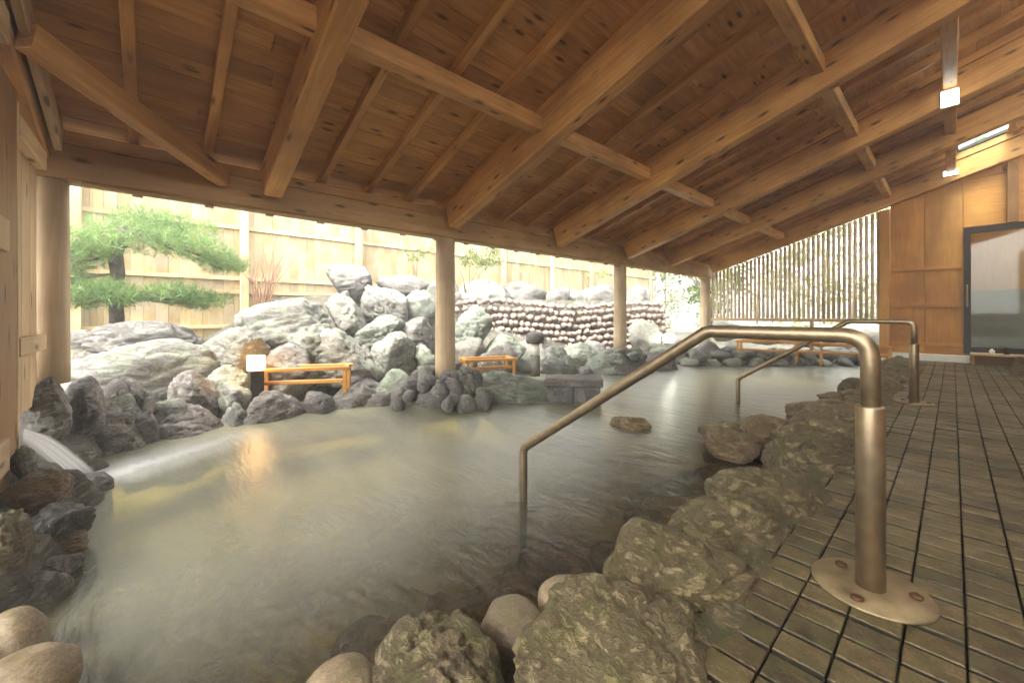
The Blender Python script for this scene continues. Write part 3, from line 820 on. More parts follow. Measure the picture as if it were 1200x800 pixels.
KW = [(-0.60, 0.50, 0.52, 0.42, 0.07), (-0.87, 0.57, 0.42, 0.30, 0.0), (-0.57, 0.90, 0.46, 0.50, 0.10), (-0.61, 1.28, 0.52, 0.50, 0.12), (-0.60, 1.70, 0.48, 0.54, 0.12),
      (-0.60, 2.22, 0.48, 0.66, 0.12), (-0.60, 2.95, 0.48, 0.80, 0.14)]
rs = random.Random(13); y = 3.62
while y < 10.4:
    l = rs.uniform(0.5, 0.8); KW.append((-0.64 + rs.uniform(-0.05, 0.03), y, rs.uniform(0.42, 0.55), l * 1.15, rs.uniform(0.06, 0.15))); y += l * 0.92
for k, (x, y, w, l, top) in enumerate(KW):
    near = k < 7
    h = top + 0.34
    me = rock_mesh((w * 1.05, l * 1.16, h), 2000 + k, 6 if near else 5, 'block', worn=True)
    mesh_obj("stone", me, M['kerb'] if near or k % 3 else M['kerb2'], Matrix.Translation((x, y, top - h / 2)) @ Matrix.Rotation(rs.uniform(-0.15, 0.15), 4, 'Z'), kerb)
KR = [  # outer stones reaching into the water
    (868, 487, 942, 532, 3.55, 5, 'kerb2', 0), (925, 482, 1006, 522, 3.8, 5, 'kerb2', 0.1), (828, 503, 885, 526, 3.62, 5, 'kerb2', 0),
    (822, 493, 870, 510, 4.0, 5, 'kerb', 0), (928, 470, 1000, 494, 4.4, 5, 'kerb2', 0), (964, 456, 1024, 480, 4.9, 5, 'kerb2', 0),
    (985, 470, 1050, 500, 4.3, 5, 'kerb', 0), (1000, 446, 1050, 466, 5.6, 4, 'kerb', 0), (1020, 452, 1062, 474, 5.3, 4, 'kerb2', 0),
    (1020, 436, 1060, 452, 6.3, 4, 'kerb', 0), (1036, 424, 1066, 440, 7.2, 4, 'kerb2', 0), (1040, 416, 1076, 430, 8.0, 4, 'darkst', 0),
    (1028, 404, 1064, 424, 8.6, 4, 'darkst', 0), (1056, 418, 1086, 432, 7.6, 4, 'darkst', 0), (1062, 434, 1082, 448, 6.6, 4, 'kerb', 0),
    (1052, 440, 1070, 462, 5.9, 4, 'kerb', 0)]
for x0, y0, x1, y1, d, lv, mt, ro in KR:
    ex = 0.07 * (x1 - x0); ey = 0.06 * (y1 - y0); x0 -= ex; x1 += ex; y1 += ey
    rock_px("stone", x0, y0, x1, y1, mt, z=-0.13, parent=kerb, level=lv, style='block', roll=ro, thick=0.95, sink=0.08)
PB = [(565, 709, 639, 752, 1.52, 'pebble', 'smooth rounded pebble at the water edge, left of the browner one'),
      (631, 681, 697, 727, 1.62, 'pebble', 'smooth brown pebble wedged against the kerb, right of its neighbour'),
      (354, 784, 440, 830, 1.22, 'pebble', 'smooth pale pebble cut off by the bottom of the picture')]
for x0, y0, x1, y1, d, mt, lab in PB:
    rock_px("pebble", x0, y0, x1, y1, mt, z=-0.15, label=lab, group="smooth pebbles along the kerb", level=5, style='pebble', thick=1.0, cat='pebble', sink=0.0)
SK = [(505, 684, 640, 775, -0.50, 'large brown boulder lying under the water beside the smooth pebbles'),
      (606, 648, 694, 690, -0.44, 'flat brown stone under the water near the foot of the handrail'),
      (395, 752, 500, 800, -0.50, 'dark sunken stone under the water at the bottom of the picture'),
      (745, 590, 850, 640, -0.50, 'dark green sunken stone under the water beside the mossy kerb'),
      (690, 640, 760, 680, -0.44, 'small amber sunken stone under the water by the kerb')]
for x0, y0, x1, y1, z, lab in SK:
    rock_px("sunken_rock", x0, y0, x1, y1, 'sunk', z=z, label=lab, group="stones lying under the water", level=5, style='block', thick=0.9)
G = "rocks of the garden bank"
rock_px("pool_rock", 715, 488, 762, 509, 'kerb2', z=WZ, label="lone brown rock breaking the water surface behind the near handrail", level=5, style='block', sink=0.05)

# ------------------------------------------------------------------ garden rocks
RK = [  # x0 y0 x1 y1 mat roll style X label
 (384, 309, 436, 347, 'violet', 0.15, 'crag', None, "grey rock perched on top of the pile in front of the fence"),
 (396, 340, 412, 352, 'violet', 0, 'crag', None, "small stone propping up the perched grey rock"),
 (438, 322, 502, 347, 'violet', 0.1, 'crag', None, "flat topped grey slab right of the perched rock"),
 (424, 335, 478, 374, 'pale', -0.5, 'crag', None, "pale slanting rock below the flat topped slab"),
 (416, 369, 476, 400, 'green', 0.15, 'crag', None, "green stained rock under the slanting pale rock"),
 (470, 340, 514, 378, 'green', 0.3, 'crag', None, "pale green rock just left of the middle column, upper one"),
 (468, 372, 516, 420, 'violet', 0.1, 'crag', None, "grey rock just left of the middle column, lower one"),
 (357, 385, 448, 440, 'pale', 0.1, 'crag', None, "big pointed pale rock behind the left bamboo frame"),
 (431, 389, 487, 438, 'pale', -0.7, 'crag', None, "leaning rock right of the big pointed pale rock"),
 (383, 345, 430, 395, 'pale', 0.9, 'crag', None, "tall tilted rock under the perched grey rock"),
 (280, 350, 388, 408, 'pale', 0.45, 'crag', None, "long pale rock sloping down left of the tilted rock"),
 (340, 380, 394, 424, 'green', 0.8, 'crag', None, "narrow diagonal rock between the long sloping rock and the pointed one"),
 (240, 384, 322, 428, 'pale', 0.05, 'crag', None, "broad pale rock directly above the glowing lantern"),
 (308, 402, 362, 434, 'violet', -0.2, 'crag', None, "low grey rock right behind the glowing lantern"),
 (82, 398, 268, 474, 'pale', 0.03, 'block', -6.1, "largest flat pale boulder, right of the thick left column"),
 (104, 376, 238, 414, 'darkst', 0.0, 'crag', -6.7, "dark grey greenish slab lying on the largest flat boulder"),
 (70, 386, 128, 408, 'pale', 0, 'block', -7.0, "white rounded rock under the pine trunk"),
 (242, 428, 294, 472, 'green', -0.2, 'crag', -5.7, "green shaded rock left of the lantern base"),
 (258, 446, 294, 476, 'pale', 0, 'crag', None, "small pale rock in front of the lantern base"),
 (280, 456, 364, 496, 'violet', 0.05, 'block', -5.0, "rounded grey boulder at the water edge in front of the left bamboo frame"),
 (356, 458, 392, 484, 'violet', 0, 'block', -4.95, "first small waterline stone right of the rounded boulder"),
 (380, 457, 424, 482, 'violet', 0.2, 'block', -4.92, "second waterline stone right of the rounded boulder"),
 (409, 448, 442, 466, 'darkst', 0.1, 'block', -4.98, "dark stone stacked on the waterline row under the pointed rock"),
 (420, 458, 464, 481, 'violet', 0.2, 'block', -4.85, "third waterline stone, next to the column mound"),
 (438, 432, 484, 454, 'green', 0, 'crag', -5.2, "flat greenish stone behind the column mound"),
 (406, 437, 452, 452, 'violet', 0, 'crag', -5.3, "thin grey stone at the right end of the left bamboo frame"),
 (526, 434, 562, 480, 'darkst', 0.2, 'block', -4.05, "dark rounded stone at the right of the column mound"),
 (553, 434, 668, 481, 'green', 0.03, 'block', -3.85, "large rounded boulder at the water edge, right of the column mound"),
 (532, 358, 577, 402, 'green', 0.1, 'block', -6.0, "big smooth green boulder right behind the middle column"),
 (532, 395, 568, 424, 'darkst', 0, 'crag', -5.6, "dark squat rock under the smooth green boulder"),
 (562, 392, 616, 428, 'green', -0.5, 'crag', -5.5, "tilted greenish rock behind the middle bamboo frame"),
 (626, 392, 646, 424, 'violet', 0, 'block', -5.5, "grey upright rock hidden behind the stone capped lamp"),
 (632, 406, 680, 444, 'pale', 0.2, 'crag', -5.0, "pale angular rock right of the stone capped lamp"),
 (655, 400, 700, 425, 'green', 0.1, 'crag', -5.3, "low greenish rock at the foot of the cobble wall"),
 (668, 428, 702, 448, 'violet', 0.2, 'crag', -4.7, "small grey rock behind the flat stone slab"),
 (686, 407, 742, 452, 'green', 0.1, 'block', -4.45, "big pale green boulder at the foot of the third column"),
 (728, 412, 796, 448, 'darkst', -0.1, 'block', -4.2, "dark boulder at the water edge right of the third column"),
 (735, 374, 774, 408, 'pale', 0.2, 'crag', -5.4, "pale rock right of the third column, under the cobbles"),
 (762, 400, 808, 434, 'green', -0.4, 'crag', -4.5, "rounded greenish rock below the glowing square lamp"),
 (538, 326, 596, 364, 'pale', -0.3, 'crag', -7.6, "broad pale rock on top of the bank right of the middle column"),
 (588, 330, 640, 356, 'darkst', -0.15, 'crag', -7.4, "dark flat faced rock capping the left end of the cobble wall"),
 (638, 336, 668, 356, 'violet', 0, 'crag', -7.3, "small grey rock next to the dark flat faced rock"),
 (662, 340, 688, 356, 'pale', 0, 'crag', -7.2, "small white rock in the middle of the cobble wall top"),
 (680, 334, 722, 358, 'violet', 0.2, 'crag', -7.1, "grey rock on the cobble wall left of the third column"),
 (730, 334, 762, 356, 'violet', -0.1, 'crag', -6.9, "grey rock on the cobble wall right of the third column"),
 (26, 440, 80, 480, 'darkst', 0.1, 'crag', -4.25, "angular dark rock at the foot of the thick left column"),
 (76, 441, 122, 474, 'violet', 0.05, 'block', -4.55, "blocky rounded rock right of the angular dark rock"),
 (20, 466, 154, 532, 'darkst', -0.1, 'block', -4.62, "large dark rock overhanging the waterfall"),
 (122, 444, 152, 466, 'violet', 0, 'pebble', -4.9, "egg shaped grey stone beneath the largest flat boulder"),
 (140, 440, 174, 462, 'violet', 0.3, 'crag', -5.0, "small upright stone right of the egg shaped one"),
 (102, 458, 164, 498, 'pale', -0.1, 'crag', -4.75, "pale lumpy rock on top of the large dark one"),
 (148, 458, 180, 482, 'darkst', -0.6, 'crag', -4.9, "dark pointed stone under the largest flat boulder"),
 (178, 475, 264, 526, 'violet', 0.05, 'block', -4.92, "wide low rock at the waterline right of the inlet"),
 (143, 478, 186, 508, 'violet', 0.1, 'block', -4.85, "rounded violet rock between the dark and the wide low rock"),
 (130, 502, 186, 538, 'pale', 0.1, 'crag', -4.7, "broken pale rock at the water just beside the inlet"),
 (256, 472, 294, 505, 'pale', 0, 'crag', -5.0, "small pale rock at the end of the wide low one"),
 (172, 466, 218, 484, 'pale', 0, 'crag', -5.1, "flat pale stone behind the wide low waterline rock"),
]
RK += [
 (560, 402, 606, 436, 'violet', 0.3, 'crag', -5.2, "grey rock between the middle timber frame and the bollard lamp"),
 (596, 398, 632, 428, 'pale', -0.3, 'crag', -5.7, "pale rock directly left of the bollard lamp"),
 (676, 398, 712, 422, 'violet', 0.2, 'crag', -5.6, "grey rock left of the third column under the cobbles"),
 (320, 424, 372, 452, 'pale', 0.1, 'crag', -5.75, "pale rock seen through the left timber frame"),
 (200, 432, 256, 476, 'violet', 0.1, 'crag', -5.5, "shaded grey rock under the right end of the largest flat boulder"),
 (480, 404, 516, 436, 'green', 0.2, 'crag', -5.6, "green stone close behind the middle column base"),
 (386, 398, 440, 428, 'violet', 0.4, 'crag', -6.5, "grey rock in the gap behind the big pointed rock"),
 (500, 322, 540, 352, 'pale', -0.2, 'crag', -7.5, "pale rock behind the top of the middle column"),
]
for x0, y0, x1, y1, mt, ro, st, X, lab in RK:
    big = (x1 - x0) * (y1 - y0) > 1800
    rock_px("rock", x0, y0, x1, y1, mt, X=X, label=lab, group=G, level=5 if big else 4, style=st, roll=ro, thick=0.85 if (x1 - x0) < 100 else 0.5, sink=0.3 if X and X > -5.3 and y1 > 430 else 0.2)
# mound of set stones round the middle and third column
mound = root("stone_mound", (-4.34, 2.76, -0.2), "mound of small upright stones set round the middle column", "rock mound")
rs = random.Random(9)
for k in range(52):
    a = rs.uniform(0, 2 * math.pi); rr = 0.18 + 0.42 * math.sqrt(rs.random())
    x, y = EX + 0.02 + rr * math.cos(a), 2.76 + rr * 1.1 * math.sin(a)
    zt = 0.24 - (rr - 0.18) * 0.80
    s = rs.uniform(0.15, 0.26)
    h = s * rs.uniform(0.9, 1.5)
    me = rock_mesh((s, s * 0.9, h), 900 + k, 3, 'block')
    mesh_obj("stone", me, M[rs.choice(('violet', 'violet', 'pale', 'pale'))], Matrix.Translation((x, y, zt - h * 0.4)) @ Matrix.Rotation(rs.uniform(0, 6), 4, 'Z') @ Matrix.Rotation(rs.uniform(-0.3, 0.3), 4, 'X'), mound)
me = rock_mesh((0.8, 0.85, 0.55), 77, 4, 'block')
mesh_obj("core", me, M['darkst'], Matrix.Translation((EX, 2.76, -0.22)), mound)
mound2 = root("stone_mound", (-4.34, 6.74, -0.2), "low ring of small stones set round the foot of the third column", "rock mound")
for k in range(18):
    a = 2 * math.pi * k / 18 + rs.uniform(-0.1, 0.1); rr = rs.uniform(0.2, 0.5)
    s = rs.uniform(0.14, 0.26); h = s * rs.uniform(0.6, 1.0)
    me = rock_mesh((s, s * 0.9, h), 950 + k, 3, 'block')
    mesh_obj("stone", me, M[rs.choice(('violet', 'darkst', 'green'))], Matrix.Translation((EX + rr * math.cos(a), 6.74 + rr * math.sin(a), 0.16 - 0.5 * (rr - 0.2))) @ Matrix.Rotation(rs.uniform(0, 6), 4, 'Z'), mound2)
me = rock_mesh((1.1, 1.1, 0.6), 78, 4, 'block')
mesh_obj("core", me, M['darkst'], Matrix.Translation((EX, 6.74, -0.18)), mound2)
# slab bench at the water edge
slab = root("stone_bench", (-4.0, 4.8, -0.3), "flat grey stone slab on a block between the two boulders at the water edge", "stone bench")
p = on_z(672, 446, 0.0)
for nm, a, b in (("slab", (-0.36, -0.20, -0.05), (0.36, 0.20, 0.05)), ("support_block", (-0.33, -0.17, -0.80), (-0.002, 0.17, -0.053)), ("support_block", (0.002, -0.16, -0.80), (0.33, 0.17, -0.053))):
    o = box(nm, a, b, M['violet'], None, 0.015)
    Mx = Matrix.Translation(p) @ Matrix.Rotation(R(40), 4, 'Z') @ WORLD[o.name]; o.parent = slab; o.matrix_basis = wm(slab).inverted() @ Mx; WORLD[o.name] = Mx

# left bank, near the camera
LF = [(4, 552, 82, 604, 'kerb2', 0.1, 'crag', -0.02, "brown wedge shaped rock below the waterfall at the left edge"),
      (78, 556, 130, 578, 'violet', 0.0, 'block', -0.22, "flat wet stone at the end of the waterfall"),
      (16, 590, 106, 632, 'darkst', 0.38, 'crag', -0.1, "long thin stone pointing into the water"),
      (30, 626, 98, 652, 'kerb2', 0.2, 'crag', -0.2, "low brown stone just below the long thin one"),
      (28, 650, 94, 678, 'darkst', 0.2, 'crag', -0.21, "narrow dark stone at the water above the flat dark one"),
      (-10, 674, 80, 712, 'darkst', 0.15, 'block', -0.2, "flat dark stone at the left edge above the rounded pair"),
      (-20, 716, 53, 780, 'pebble', 0.1, 'pebble', -0.16, "rounded brown boulder at the left edge, upper of the pair"),
      (-30, 764, 88, 830, 'pebble', 0.1, 'pebble', -0.16, "rounded mottled boulder in the bottom left corner, lower of the pair"),
      (-20, 596, 36, 690, 'mortar', 0.1, 'crag', -0.05, "gnarled pale root like stone standing at the left edge"),
      (-60, 540, 30, 570, 'violet', 0.1, 'crag', 0.0, "pale broken stone under the dark partition post"),
      (14, 520, 42, 552, 'pale', 0.1, 'crag', None, "small white stone wedged between post and waterfall")]
for x0, y0, x1, y1, mt, ro, st, z, lab in LF:
    kw = dict(z=z) if z is not None else dict(Y=-0.5)
    rock_px("rock", x0, y0, x1, y1, mt, label=lab, group="rocks of the left bank", level=5, style=st, roll=ro, thick=0.9, sink=0.05, **kw)
v, f = [], []
for j in range(60):
    x = -4.7 + 4.2 * j / 59
    for i, (y, z) in enumerate(((-0.9, -0.02), (-0.6, 0.0), (-0.42, -0.08), (-0.34, -0.24), (-0.33, -0.95))):
        v.append((x, y + 0.07 * math.sin(x * 7) + 0.05 * math.sin(x * 17 + i), z + (0.03 * math.sin(x * 13 + i) if i < 4 else 0)))
for j in range(59):
    for i in range(4):
        a = j * 5 + i; f.append((a, a + 1, a + 6, a + 5))
tag(pydata("left_bank", v, f, M['earth'], smooth=True), kind='structure')

# inlet waterfall
A = [on_x(30, 502, -4.0), on_x(62, 512, -3.98), on_x(96, 536, -3.95), on_z(120, 556, WZ + 0.012), on_z(136, 556, WZ - 0.01)]
B = [on_x(26, 520, -3.8), on_x(44, 536, -3.78), on_x(70, 558, -3.72), on_z(84, 566, WZ + 0.012), on_z(104, 568, WZ - 0.01)]
def cr(P, t):
    n = len(P) - 1; i = min(int(t * n), n - 1); u = t * n - i
    p0, p1, p2, p3 = P[max(i - 1, 0)], P[i], P[i + 1], P[min(i + 2, n)]
    return 0.5 * ((2 * p1) + (p2 - p0) * u + (2 * p0 - 5 * p1 + 4 * p2 - p3) * u * u + (3 * p1 - p0 - 3 * p2 + p3) * u ** 3)
v, f, uv = [], [], []
for j in range(25):
    for i in range(9):
        p = cr(A, j / 24).lerp(cr(B, j / 24), i / 8); p = p + Vector((0, 0, 0.03 * math.sin(math.pi * i / 8) * (1 - j / 24)))
        v.append(tuple(p)); uv.append((j / 24, i / 8))
for j in range(24):
    for i in range(8):
        a = j * 9 + i; f.append((a, a + 1, a + 10, a + 9))
o = pydata("waterfall", v, f, M['fall'], smooth=True)
ul = o.data.uv_layers.new(name="UVMap")
for l in o.data.loops: ul.data[l.index].uv = uv[l.vertex_index]
tag(o, "white stream of hot water pouring over the rocks into the bath at the left", "waterfall")

# ------------------------------------------------------------------ cobble wall
cw = root("cobble_wall", (-6.3, 7, 0), "retaining wall of red brown cobbles stacked in rows behind the columns", "wall")
rs = random.Random(21)
cmesh = [rock_mesh((1, 1, 1), 400 + k, 2, 'block') for k in range(8)] + [rock_mesh((1, 1, 1), 420 + k, 2, 'pebble') for k in range(6)]
for me in cmesh: me.materials.append(M['cobble'])
def wall_pt(t):
    a, b, c = Vector((-6.75, 4.7, 0)), Vector((-6.3, 7.4, 0)), Vector((-5.15, 10.6, 0))
    return (1 - t) ** 2 * a + 2 * t * (1 - t) * b + t * t * c
nrow, ncol = 8, 36
for r in range(nrow):
    for k in range(ncol):
        t = (k + 0.5 * (r % 2) + rs.uniform(-0.2, 0.2)) / ncol
        p = wall_pt(t); q = wall_pt(t + 0.01) - p
        z = -0.02 + r * 0.16 + rs.uniform(-0.03, 0.03) + 0.05 * math.sin(t * 9)
        Mx = Matrix.Translation((p.x - 0.035 * r, p.y, z)) @ Matrix.Rotation(math.atan2(q.y, q.x) + rs.uniform(-0.3, 0.3), 4, 'Z') @ Matrix.Diagonal((0.165 * rs.uniform(0.75, 1.1), 0.22, 0.15 * rs.uniform(0.8, 1.08), 1)) @ Matrix.Rotation(rs.uniform(-0.2, 0.2), 4, 'Y')
        put(bpy.data.objects.new("cobble", rs.choice(cmesh)), Mx, cw)
v, f = [], []
for k in range(25):
    p = wall_pt(k / 24)
    v += [(p.x - 0.08, p.y + 0.05, -0.4), (p.x - 0.42, p.y + 0.1, 1.22), (p.x - 1.6, p.y + 0.9, 1.2)]
for k in range(24):
    a = k * 3; f += [(a, a + 3, a + 4, a + 1), (a + 1, a + 4, a + 5, a + 2)]
pydata("backing", v, f, M['earth'], None, cw, True)

# ------------------------------------------------------------------ lamps and bamboo frames
def wood_frame(p, ang, L, Dp, Hh, label):
    t = root("wooden_frame", p, label, "wooden frame", "low orange timber frames beside the lamps")
    Rz = Matrix.Translation(p) @ Matrix.Rotation(ang, 4, 'Z')
    def b(nm, lo, hi):
        o = box(nm, lo, hi, M['orange'], None, 0.006)
        Mx = Rz @ WORLD[o.name]; o.parent = t; o.matrix_basis = wm(t).inverted() @ Mx; WORLD[o.name] = Mx
    s = 0.045
    for x in (-L / 2, L / 2 - s):
        for y in (-Dp / 2, Dp / 2 - s): b("leg", (x, y, -0.1), (x + s, y + s, Hh - s - 0.002))
    for y in (-Dp / 2, Dp / 2 - s): b("long_rail", (-L / 2 - 0.03, y, Hh - s), (L / 2 + 0.03, y + s, Hh))
    for x in (-L / 2, L / 2 - s): b("cross_rail", (x, -Dp / 2 + s + 0.002, Hh - s), (x + s, Dp / 2 - s - 0.002, Hh - 0.002))
    b("lower_rail", (-L / 2 + s + 0.002, -Dp / 2, Hh * 0.35), (L / 2 - s - 0.002, -Dp / 2 + s, Hh * 0.35 + s))
    return t
wood_frame(on_x(358, 457, -5.35) , R(62), 1.0, 0.36, 0.30, "orange timber frame right beside the glowing lantern")
wood_frame(on_x(572, 438, -4.9), R(70), 0.8, 0.36, 0.26, "orange timber frame between the middle column and the stone capped lamp")
wood_frame(on_z(912, 418, -0.05), R(10), 1.5, 0.5, 0.34, "left orange timber frame on the far bank beyond the screen")
wood_frame(on_z(985, 420, -0.05), R(10), 1.5, 0.5, 0.30, "right orange timber frame on the far bank beyond the screen")
def square_lamp(px, py, X, s, mat, label):
    p = on_x(px, py, X)
    t = root("lantern", p, label, "lantern", "square garden lanterns")
    box("shade", p - Vector((s / 2, s / 2, s / 2)), p + Vector((s / 2, s / 2, s / 2)), M[mat], t, s * 0.12)
    box("base", p + Vector((-s * 0.42, -s * 0.42, -s / 2 - 0.5)), p + Vector((s * 0.42, s * 0.42, -s / 2 - 0.002)), M['black'], t, 0.01)
square_lamp(300, 425, -5.35, 0.16, 'warm', "warm glowing square lantern on a dark post beside the left timber frame")
square_lamp(784, 396, -4.75, 0.20, 'lampwhite', "white glowing square lantern near the third column across the bath")
p = on_x(627, 430, -4.75)
t = root("bollard_lamp", p, "round bollard lamp with domed stone cap and white glass", "lamp")
lathe("base", [(0.085, -0.15), (0.085, 0.20)], M['darkst'], p, t); lathe("glass", [(0.075, 0.202), (0.075, 0.40)], M['opal'], p, t)
lathe("cap", [(0.14, 0.402), (0.165, 0.44), (0.16, 0.52), (0.12, 0.575), (0.05, 0.60), (0.005, 0.604)], M['darkst'], p, t)

# ------------------------------------------------------------------ fence
FXx = -8.5
fence = root("timber_fence", (FXx, 4, 0.5), "tall fence of upright boards with rails and square posts behind the garden rocks", "fence")
rs = random.Random(31)
y = -8.92
while y < 15.5:
    hgt = 2.95 + rs.uniform(-0.01, 0.01)
    box("board", (FXx - 0.012 + rs.uniform(-0.004, 0.004), y, 0.2), (FXx + 0.012 + rs.uniform(-0.003, 0.003), y + 0.146, hgt), M['fence'], fence, 0.005)
    y += 0.1465
k = -4
while -0.84 + 2.02 * k < 15.5:
    yy_ = -0.84 + 2.02 * k
    box("post", (FXx + 0.055, yy_ - 0.06, 0.2), (FXx + 0.165, yy_ + 0.06, 3.05), M['fencepost'], fence, 0.006)
    k += 1
for z in (0.62, 1.22, 1.46, 2.36):
    box("rail", (FXx + 0.018, -8.9, z), (FXx + 0.054, 15.5, z + 0.06), M['fencepost'], fence, 0.004)
box("cap_rail", (FXx - 0.06, -8.9, 2.97), (FXx + 0.054, 15.5, 3.01), M['fencepost'], fence, 0.004)

# ------------------------------------------------------------------ planting
def leaf_cloud(name, clumps, n, size, mat, parent, seed, flat=1.0, needle=False):
    rg = np.random.RandomState(seed); v, f = [], []
    for c, rad in clumps:
        for _ in range(n):
            d = rg.randn(3); d /= np.linalg.norm(d); r = rad * rg.rand() ** 0.45
            p = np.array(c) + d * r * np.array([1, 1, flat])
            if needle:
                for _k in range(9):
                    q = rg.randn(3) * 0.75 + np.array([0, 0, 0.7]); q /= np.linalg.norm(q)
                    s = np.cross(q, rg.randn(3)); s /= np.linalg.norm(s)
                    L = size * rg.uniform(0.7, 1.2); b = len(v)
                    v += [tuple(p + s * 0.0035), tuple(p - s * 0.0035), tuple(p + q * L)]; f.append((b, b + 1, b + 2))
            else:
                a = rg.randn(3); a /= np.linalg.norm(a); b_ = np.cross(a, rg.randn(3)); b_ /= np.linalg.norm(b_)
                s = size * rg.uniform(0.6, 1.3); b = len(v)
                v += [tuple(p - a * s), tuple(p + b_ * s * 0.4), tuple(p + a * s), tuple(p - b_ * s * 0.4)]; f.append((b, b + 1, b + 2, b + 3))
    return tag(pydata(name, v, f, mat, None, parent), kind='stuff')
# cloud-pruned pine
PX_ = -7.3
base = on_x(136, 400, PX_); base.z = 0.3
pine = root("pine_tree", base, "cloud pruned pine with layered needle pads in front of the fence", "tree")
tk = [on_x(136, 402, PX_), on_x(137, 370, PX_), on_x(134, 345, PX_), on_x(138, 320, PX_), on_x(135, 296, PX_), on_x(150, 268, PX_)]
tk[0].z = 0.2
tube("trunk", bend_path(tk, 0.1, 3), [0.10 - 0.004 * k for k in range(len(bend_path(tk, 0.1, 3)))] if False else 0.075, M['bark'], pine, 10)
pads = [(105, 285, 0.42, .15), (150, 272, 0.5, -.2), (185, 285, 0.48, .2), (215, 270, 0.5, -.1), (235, 292, 0.44, .25), (175, 258, 0.45, -.4), (262, 310, 0.36, 0.1),
        (120, 340, 0.30, .2), (205, 345, 0.36, .25), (240, 352, 0.34, .1), (95, 350, 0.34, .0), (90, 300, 0.40, .1), (140, 350, 0.24, .35), (60, 320, 0.4, 0)]
clumps = []
for px, py, r, dx in pads:
    c = on_x(px, py, PX_ + dx); clumps.append((tuple(c), r))
    near = min(tk[1:], key=lambda q: (q - c).length)
    tube("branch", bend_path([near, near.lerp(c, 0.5) + Vector((0, 0, -0.06)), c - Vector((0, 0, r * 0.2))], 0.1, 3), 0.018, M['bark'], pine, 6)
leaf_cloud("needles", clumps, 170, 0.16, M['needle'], pine, 3, 0.42, True)
# bare twiggy shrub
b0 = on_x(304, 364, -8.0)
shrub = root("twiggy_shrub", b0, "bare reddish shrub with thin upright twigs in front of a fence post", "shrub")
rs = random.Random(41); v, f = [], []
for k in range(26):
    top = on_x(rs.uniform(284, 345), rs.uniform(268, 330), -8.0 + rs.uniform(-0.3, 0.4))
    mid = b0.lerp(top, 0.5) + Vector((0, rs.uniform(-0.1, 0.1), 0.08))
    a, c = tube_geo([b0 + Vector((0, rs.uniform(-.06, .06), -0.3)), mid, top], [0.012, 0.008, 0.004], 5)
    b = len(v); v += a; f += [tuple(b + q for q in p) for p in c]
pydata("twigs", v, f, M['twig'], None, shrub)
# maple sprays
def spray_shrub(px, py, X, r, mat, label, n=160, size=0.05, h=0.8):
    c = on_x(px, py, X)
    t = root("garden_shrub", c - Vector((0, 0, h)), label, "shrub", "leafy shrubs among the garden rocks")
    rs = random.Random(int(px))
    for k in range(5):
        e = c + Vector((rs.uniform(-r, r), rs.uniform(-r, r), rs.uniform(-r, r) * 0.5))
        tube("stem", [c - Vector((rs.uniform(-.05, .05), rs.uniform(-.05, .05), h)), (c + e) / 2 - Vector((0, 0, h * 0.4)), e], [0.014, 0.010, 0.005], M['twig'], t, 5)
    cl = [(tuple(c + Vector((rs.uniform(-r, r), rs.uniform(-r, r), rs.uniform(-r, r) * 0.6))), r * 0.45) for _ in range(6)]
    leaf_cloud("leaves", cl, n // 6, size, mat, t, int(px), 0.6)
spray_shrub(488, 300, -7.8, 0.28, M['leafa'], "small green leaf spray left of the middle column", 120, 0.045, 0.7)
spray_shrub(548, 305, -7.9, 0.55, M['leafa'], "green leafy shrub right behind the middle column", 420, 0.05, 0.9)
spray_shrub(694, 312, -7.9, 0.6, M['leafb'], "yellow green shrub left of the third column", 420, 0.05, 0.9)
spray_shrub(622, 318, -8.0, 0.4, M['leafb'], "sparse pale shrub above the dark capping rock", 120, 0.04, 0.8)
# trees beyond fence and screen
def tree(loc, H, rad, mat, label, seed, n=900, size=0.11):
    rs = random.Random(seed)
    t = root("garden_tree", loc, label, "tree", "trees around the bath garden")
    p = Vector(loc)
    tube("trunk", [p - Vector((0, 0, 0.3)), p + Vector((0.1, 0.05, H * 0.35)), p + Vector((0.0, 0.15, H * 0.7))], [0.14, 0.10, 0.05], M['bark'], t, 9)
    cl = []
    for k in range(11):
        c = p + Vector((rs.uniform(-rad, rad), rs.uniform(-rad, rad), H * rs.uniform(0.3, 1.0)))
        cl.append((tuple(c), rad * rs.uniform(0.35, 0.6)))
        tube("limb", [p + Vector((0, 0, H * 0.3)), (p + Vector((0, 0, H * 0.45))).lerp(c, 0.5), c], [0.05, 0.035, 0.012], M['bark'], t, 6)
    leaf_cloud("crown", cl, n // 11, size, mat, t, seed, 0.8)
TR = [((-10.6, 9.5, 0.2), 4.2, 1.5, 'leafb', "pale leafy tree beyond the fence above the cobble wall"),
      ((-9.8, 14.5, 0), 4.6, 1.7, 'leafb', "light green tree left of the slatted screen"),
      ((-6.2, 15.5, 0), 4.0, 1.4, 'leafa', "green tree between the far column and the fence end"),
      ((0.9, 14.6, 0), 4.8, 1.3, 'leafa', "green tree behind the plywood wall and ridge opening"),
      ((-10.8, 1.5, 0.2), 4.6, 1.5, 'leafb', "tall tree rising behind the pine and fence")]
for i, (l, H, r, mt, lab) in enumerate(TR): tree(l, H, r, M[mt], lab, 60 + i, 1500)
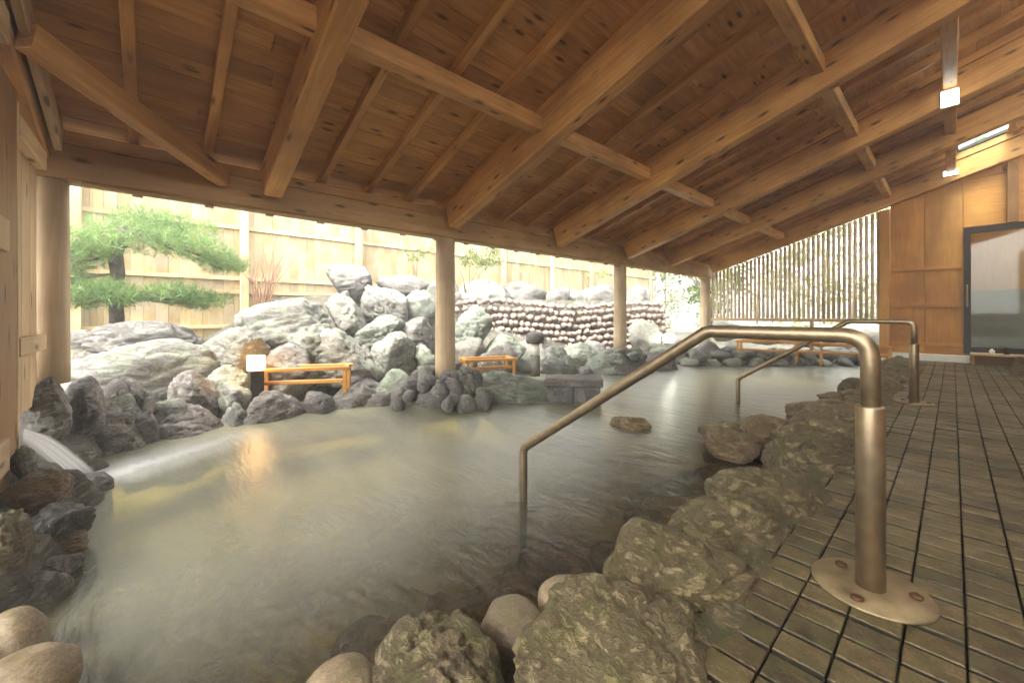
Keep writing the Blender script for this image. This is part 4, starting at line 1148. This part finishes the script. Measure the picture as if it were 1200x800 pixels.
def hedge(name, x0, x1, y0, y1, h, mat, label, n, seed):
    t = root(name, ((x0 + x1) / 2, (y0 + y1) / 2, 0), label, "hedge", "hedges round the bath garden")
    rs = random.Random(seed)
    cl = [((rs.uniform(x0, x1), rs.uniform(y0, y1), h * rs.random() ** 0.8), 0.5) for _ in range(n)]
    for k in range(14):
        x, y = rs.uniform(x0, x1), rs.uniform(y0, y1)
        tube("stem", [(x, y, -0.2), (x + 0.05, y, h * 0.5), (x + rs.uniform(-.2, .2), y, h * 0.95)], [0.03, 0.025, 0.012], M['twig'], t, 6)
    leaf_cloud("leaves", cl, 60, 0.085, mat, t, seed, 1.0)
hedge("tall_hedge", -5.6, 2.2, 16.6, 17.4, 4.6, M['leafb'], "tall pale hedge closing the garden behind the slatted screen", 190, 91)
hedge("tall_hedge", -12.0, -5.8, 16.4, 17.2, 4.6, M['leafb'], "tall pale hedge behind the right end of the cobble wall", 110, 92)
# far bank beyond the screen
rs = random.Random(77)
for k, (x0, y0, x1, y1, d, mt, lab) in enumerate([
    (806, 400, 846, 424, 9.3, 'violet', "stack of grey stones at the foot of the far column"),
    (846, 402, 880, 424, 10.0, 'pale', "pale stone right of the far column base"),
    (836, 376, 872, 392, 11.4, 'pale', "pale stone showing under the left end of the screen"),
    (876, 378, 920, 396, 11.8, 'green', "green grey boulder under the middle of the screen"),
    (926, 380, 990, 400, 11.6, 'pale', "white boulder under the right part of the screen"),
    (985, 376, 1036, 410, 11.0, 'pale', "bright boulder beside the plywood corner pillar")]):
    rock_px("rock", x0, y0, x1, y1, mt, depth=d, label=lab, group="rocks of the far bank", level=4, style='block', sink=0.2)
fb = root("far_edging", (-2.5, 12.4, -0.2), "row of small grey stones edging the far end of the bath", "stone edging")
for k in range(66):
    row = k // 36; kk = k % 36
    x = 802 + 7.0 * kk + 3.5 * row; y = 424 + 2.5 * math.sin(kk * 1.7)
    p = on_z(x, y, -0.22) + Vector((0.02, 0.22, 0.17)) * row
    me = rock_mesh((0.34 * rs.uniform(0.75, 1.25), 0.3, 0.24 * rs.uniform(0.8, 1.25)), 1200 + k, 3, 'block')
    mesh_obj("stone", me, M[rs.choice(('violet', 'pale', 'violet', 'pale'))], Matrix.Translation(p) @ Matrix.Rotation(rs.uniform(-0.4, 0.4), 4, 'Z'), fb)
rock_px("rock", 1186, 418, 1216, 446, 'kerb', depth=5.6, label="mossy rock at the right edge of the tiled walkway", level=4, style='block', sink=0.05)

# ------------------------------------------------------------------ steam and damp air
bm = bmesh.new(); bmesh.ops.create_cube(bm, size=1.0)
for q in bm.verts: q.co = (q.co.x * 144, q.co.y * 144, q.co.z * 9.5 + 2.65)
mh, nt, ns, lk, bs = new_mat('damp_air')
ns.remove(bs)
pv_ = N(ns, "ShaderNodeVolumePrincipled"); pv_.inputs["Density"].default_value = 0.012; pv_.inputs["Color"].default_value = (0.95, 0.95, 0.95, 1); pv_.inputs["Anisotropy"].default_value = 0.2
lk.new(pv_.outputs[0], ns["Material Output"].inputs["Volume"])
tag(from_bm("haze", bm, mh), kind='stuff')
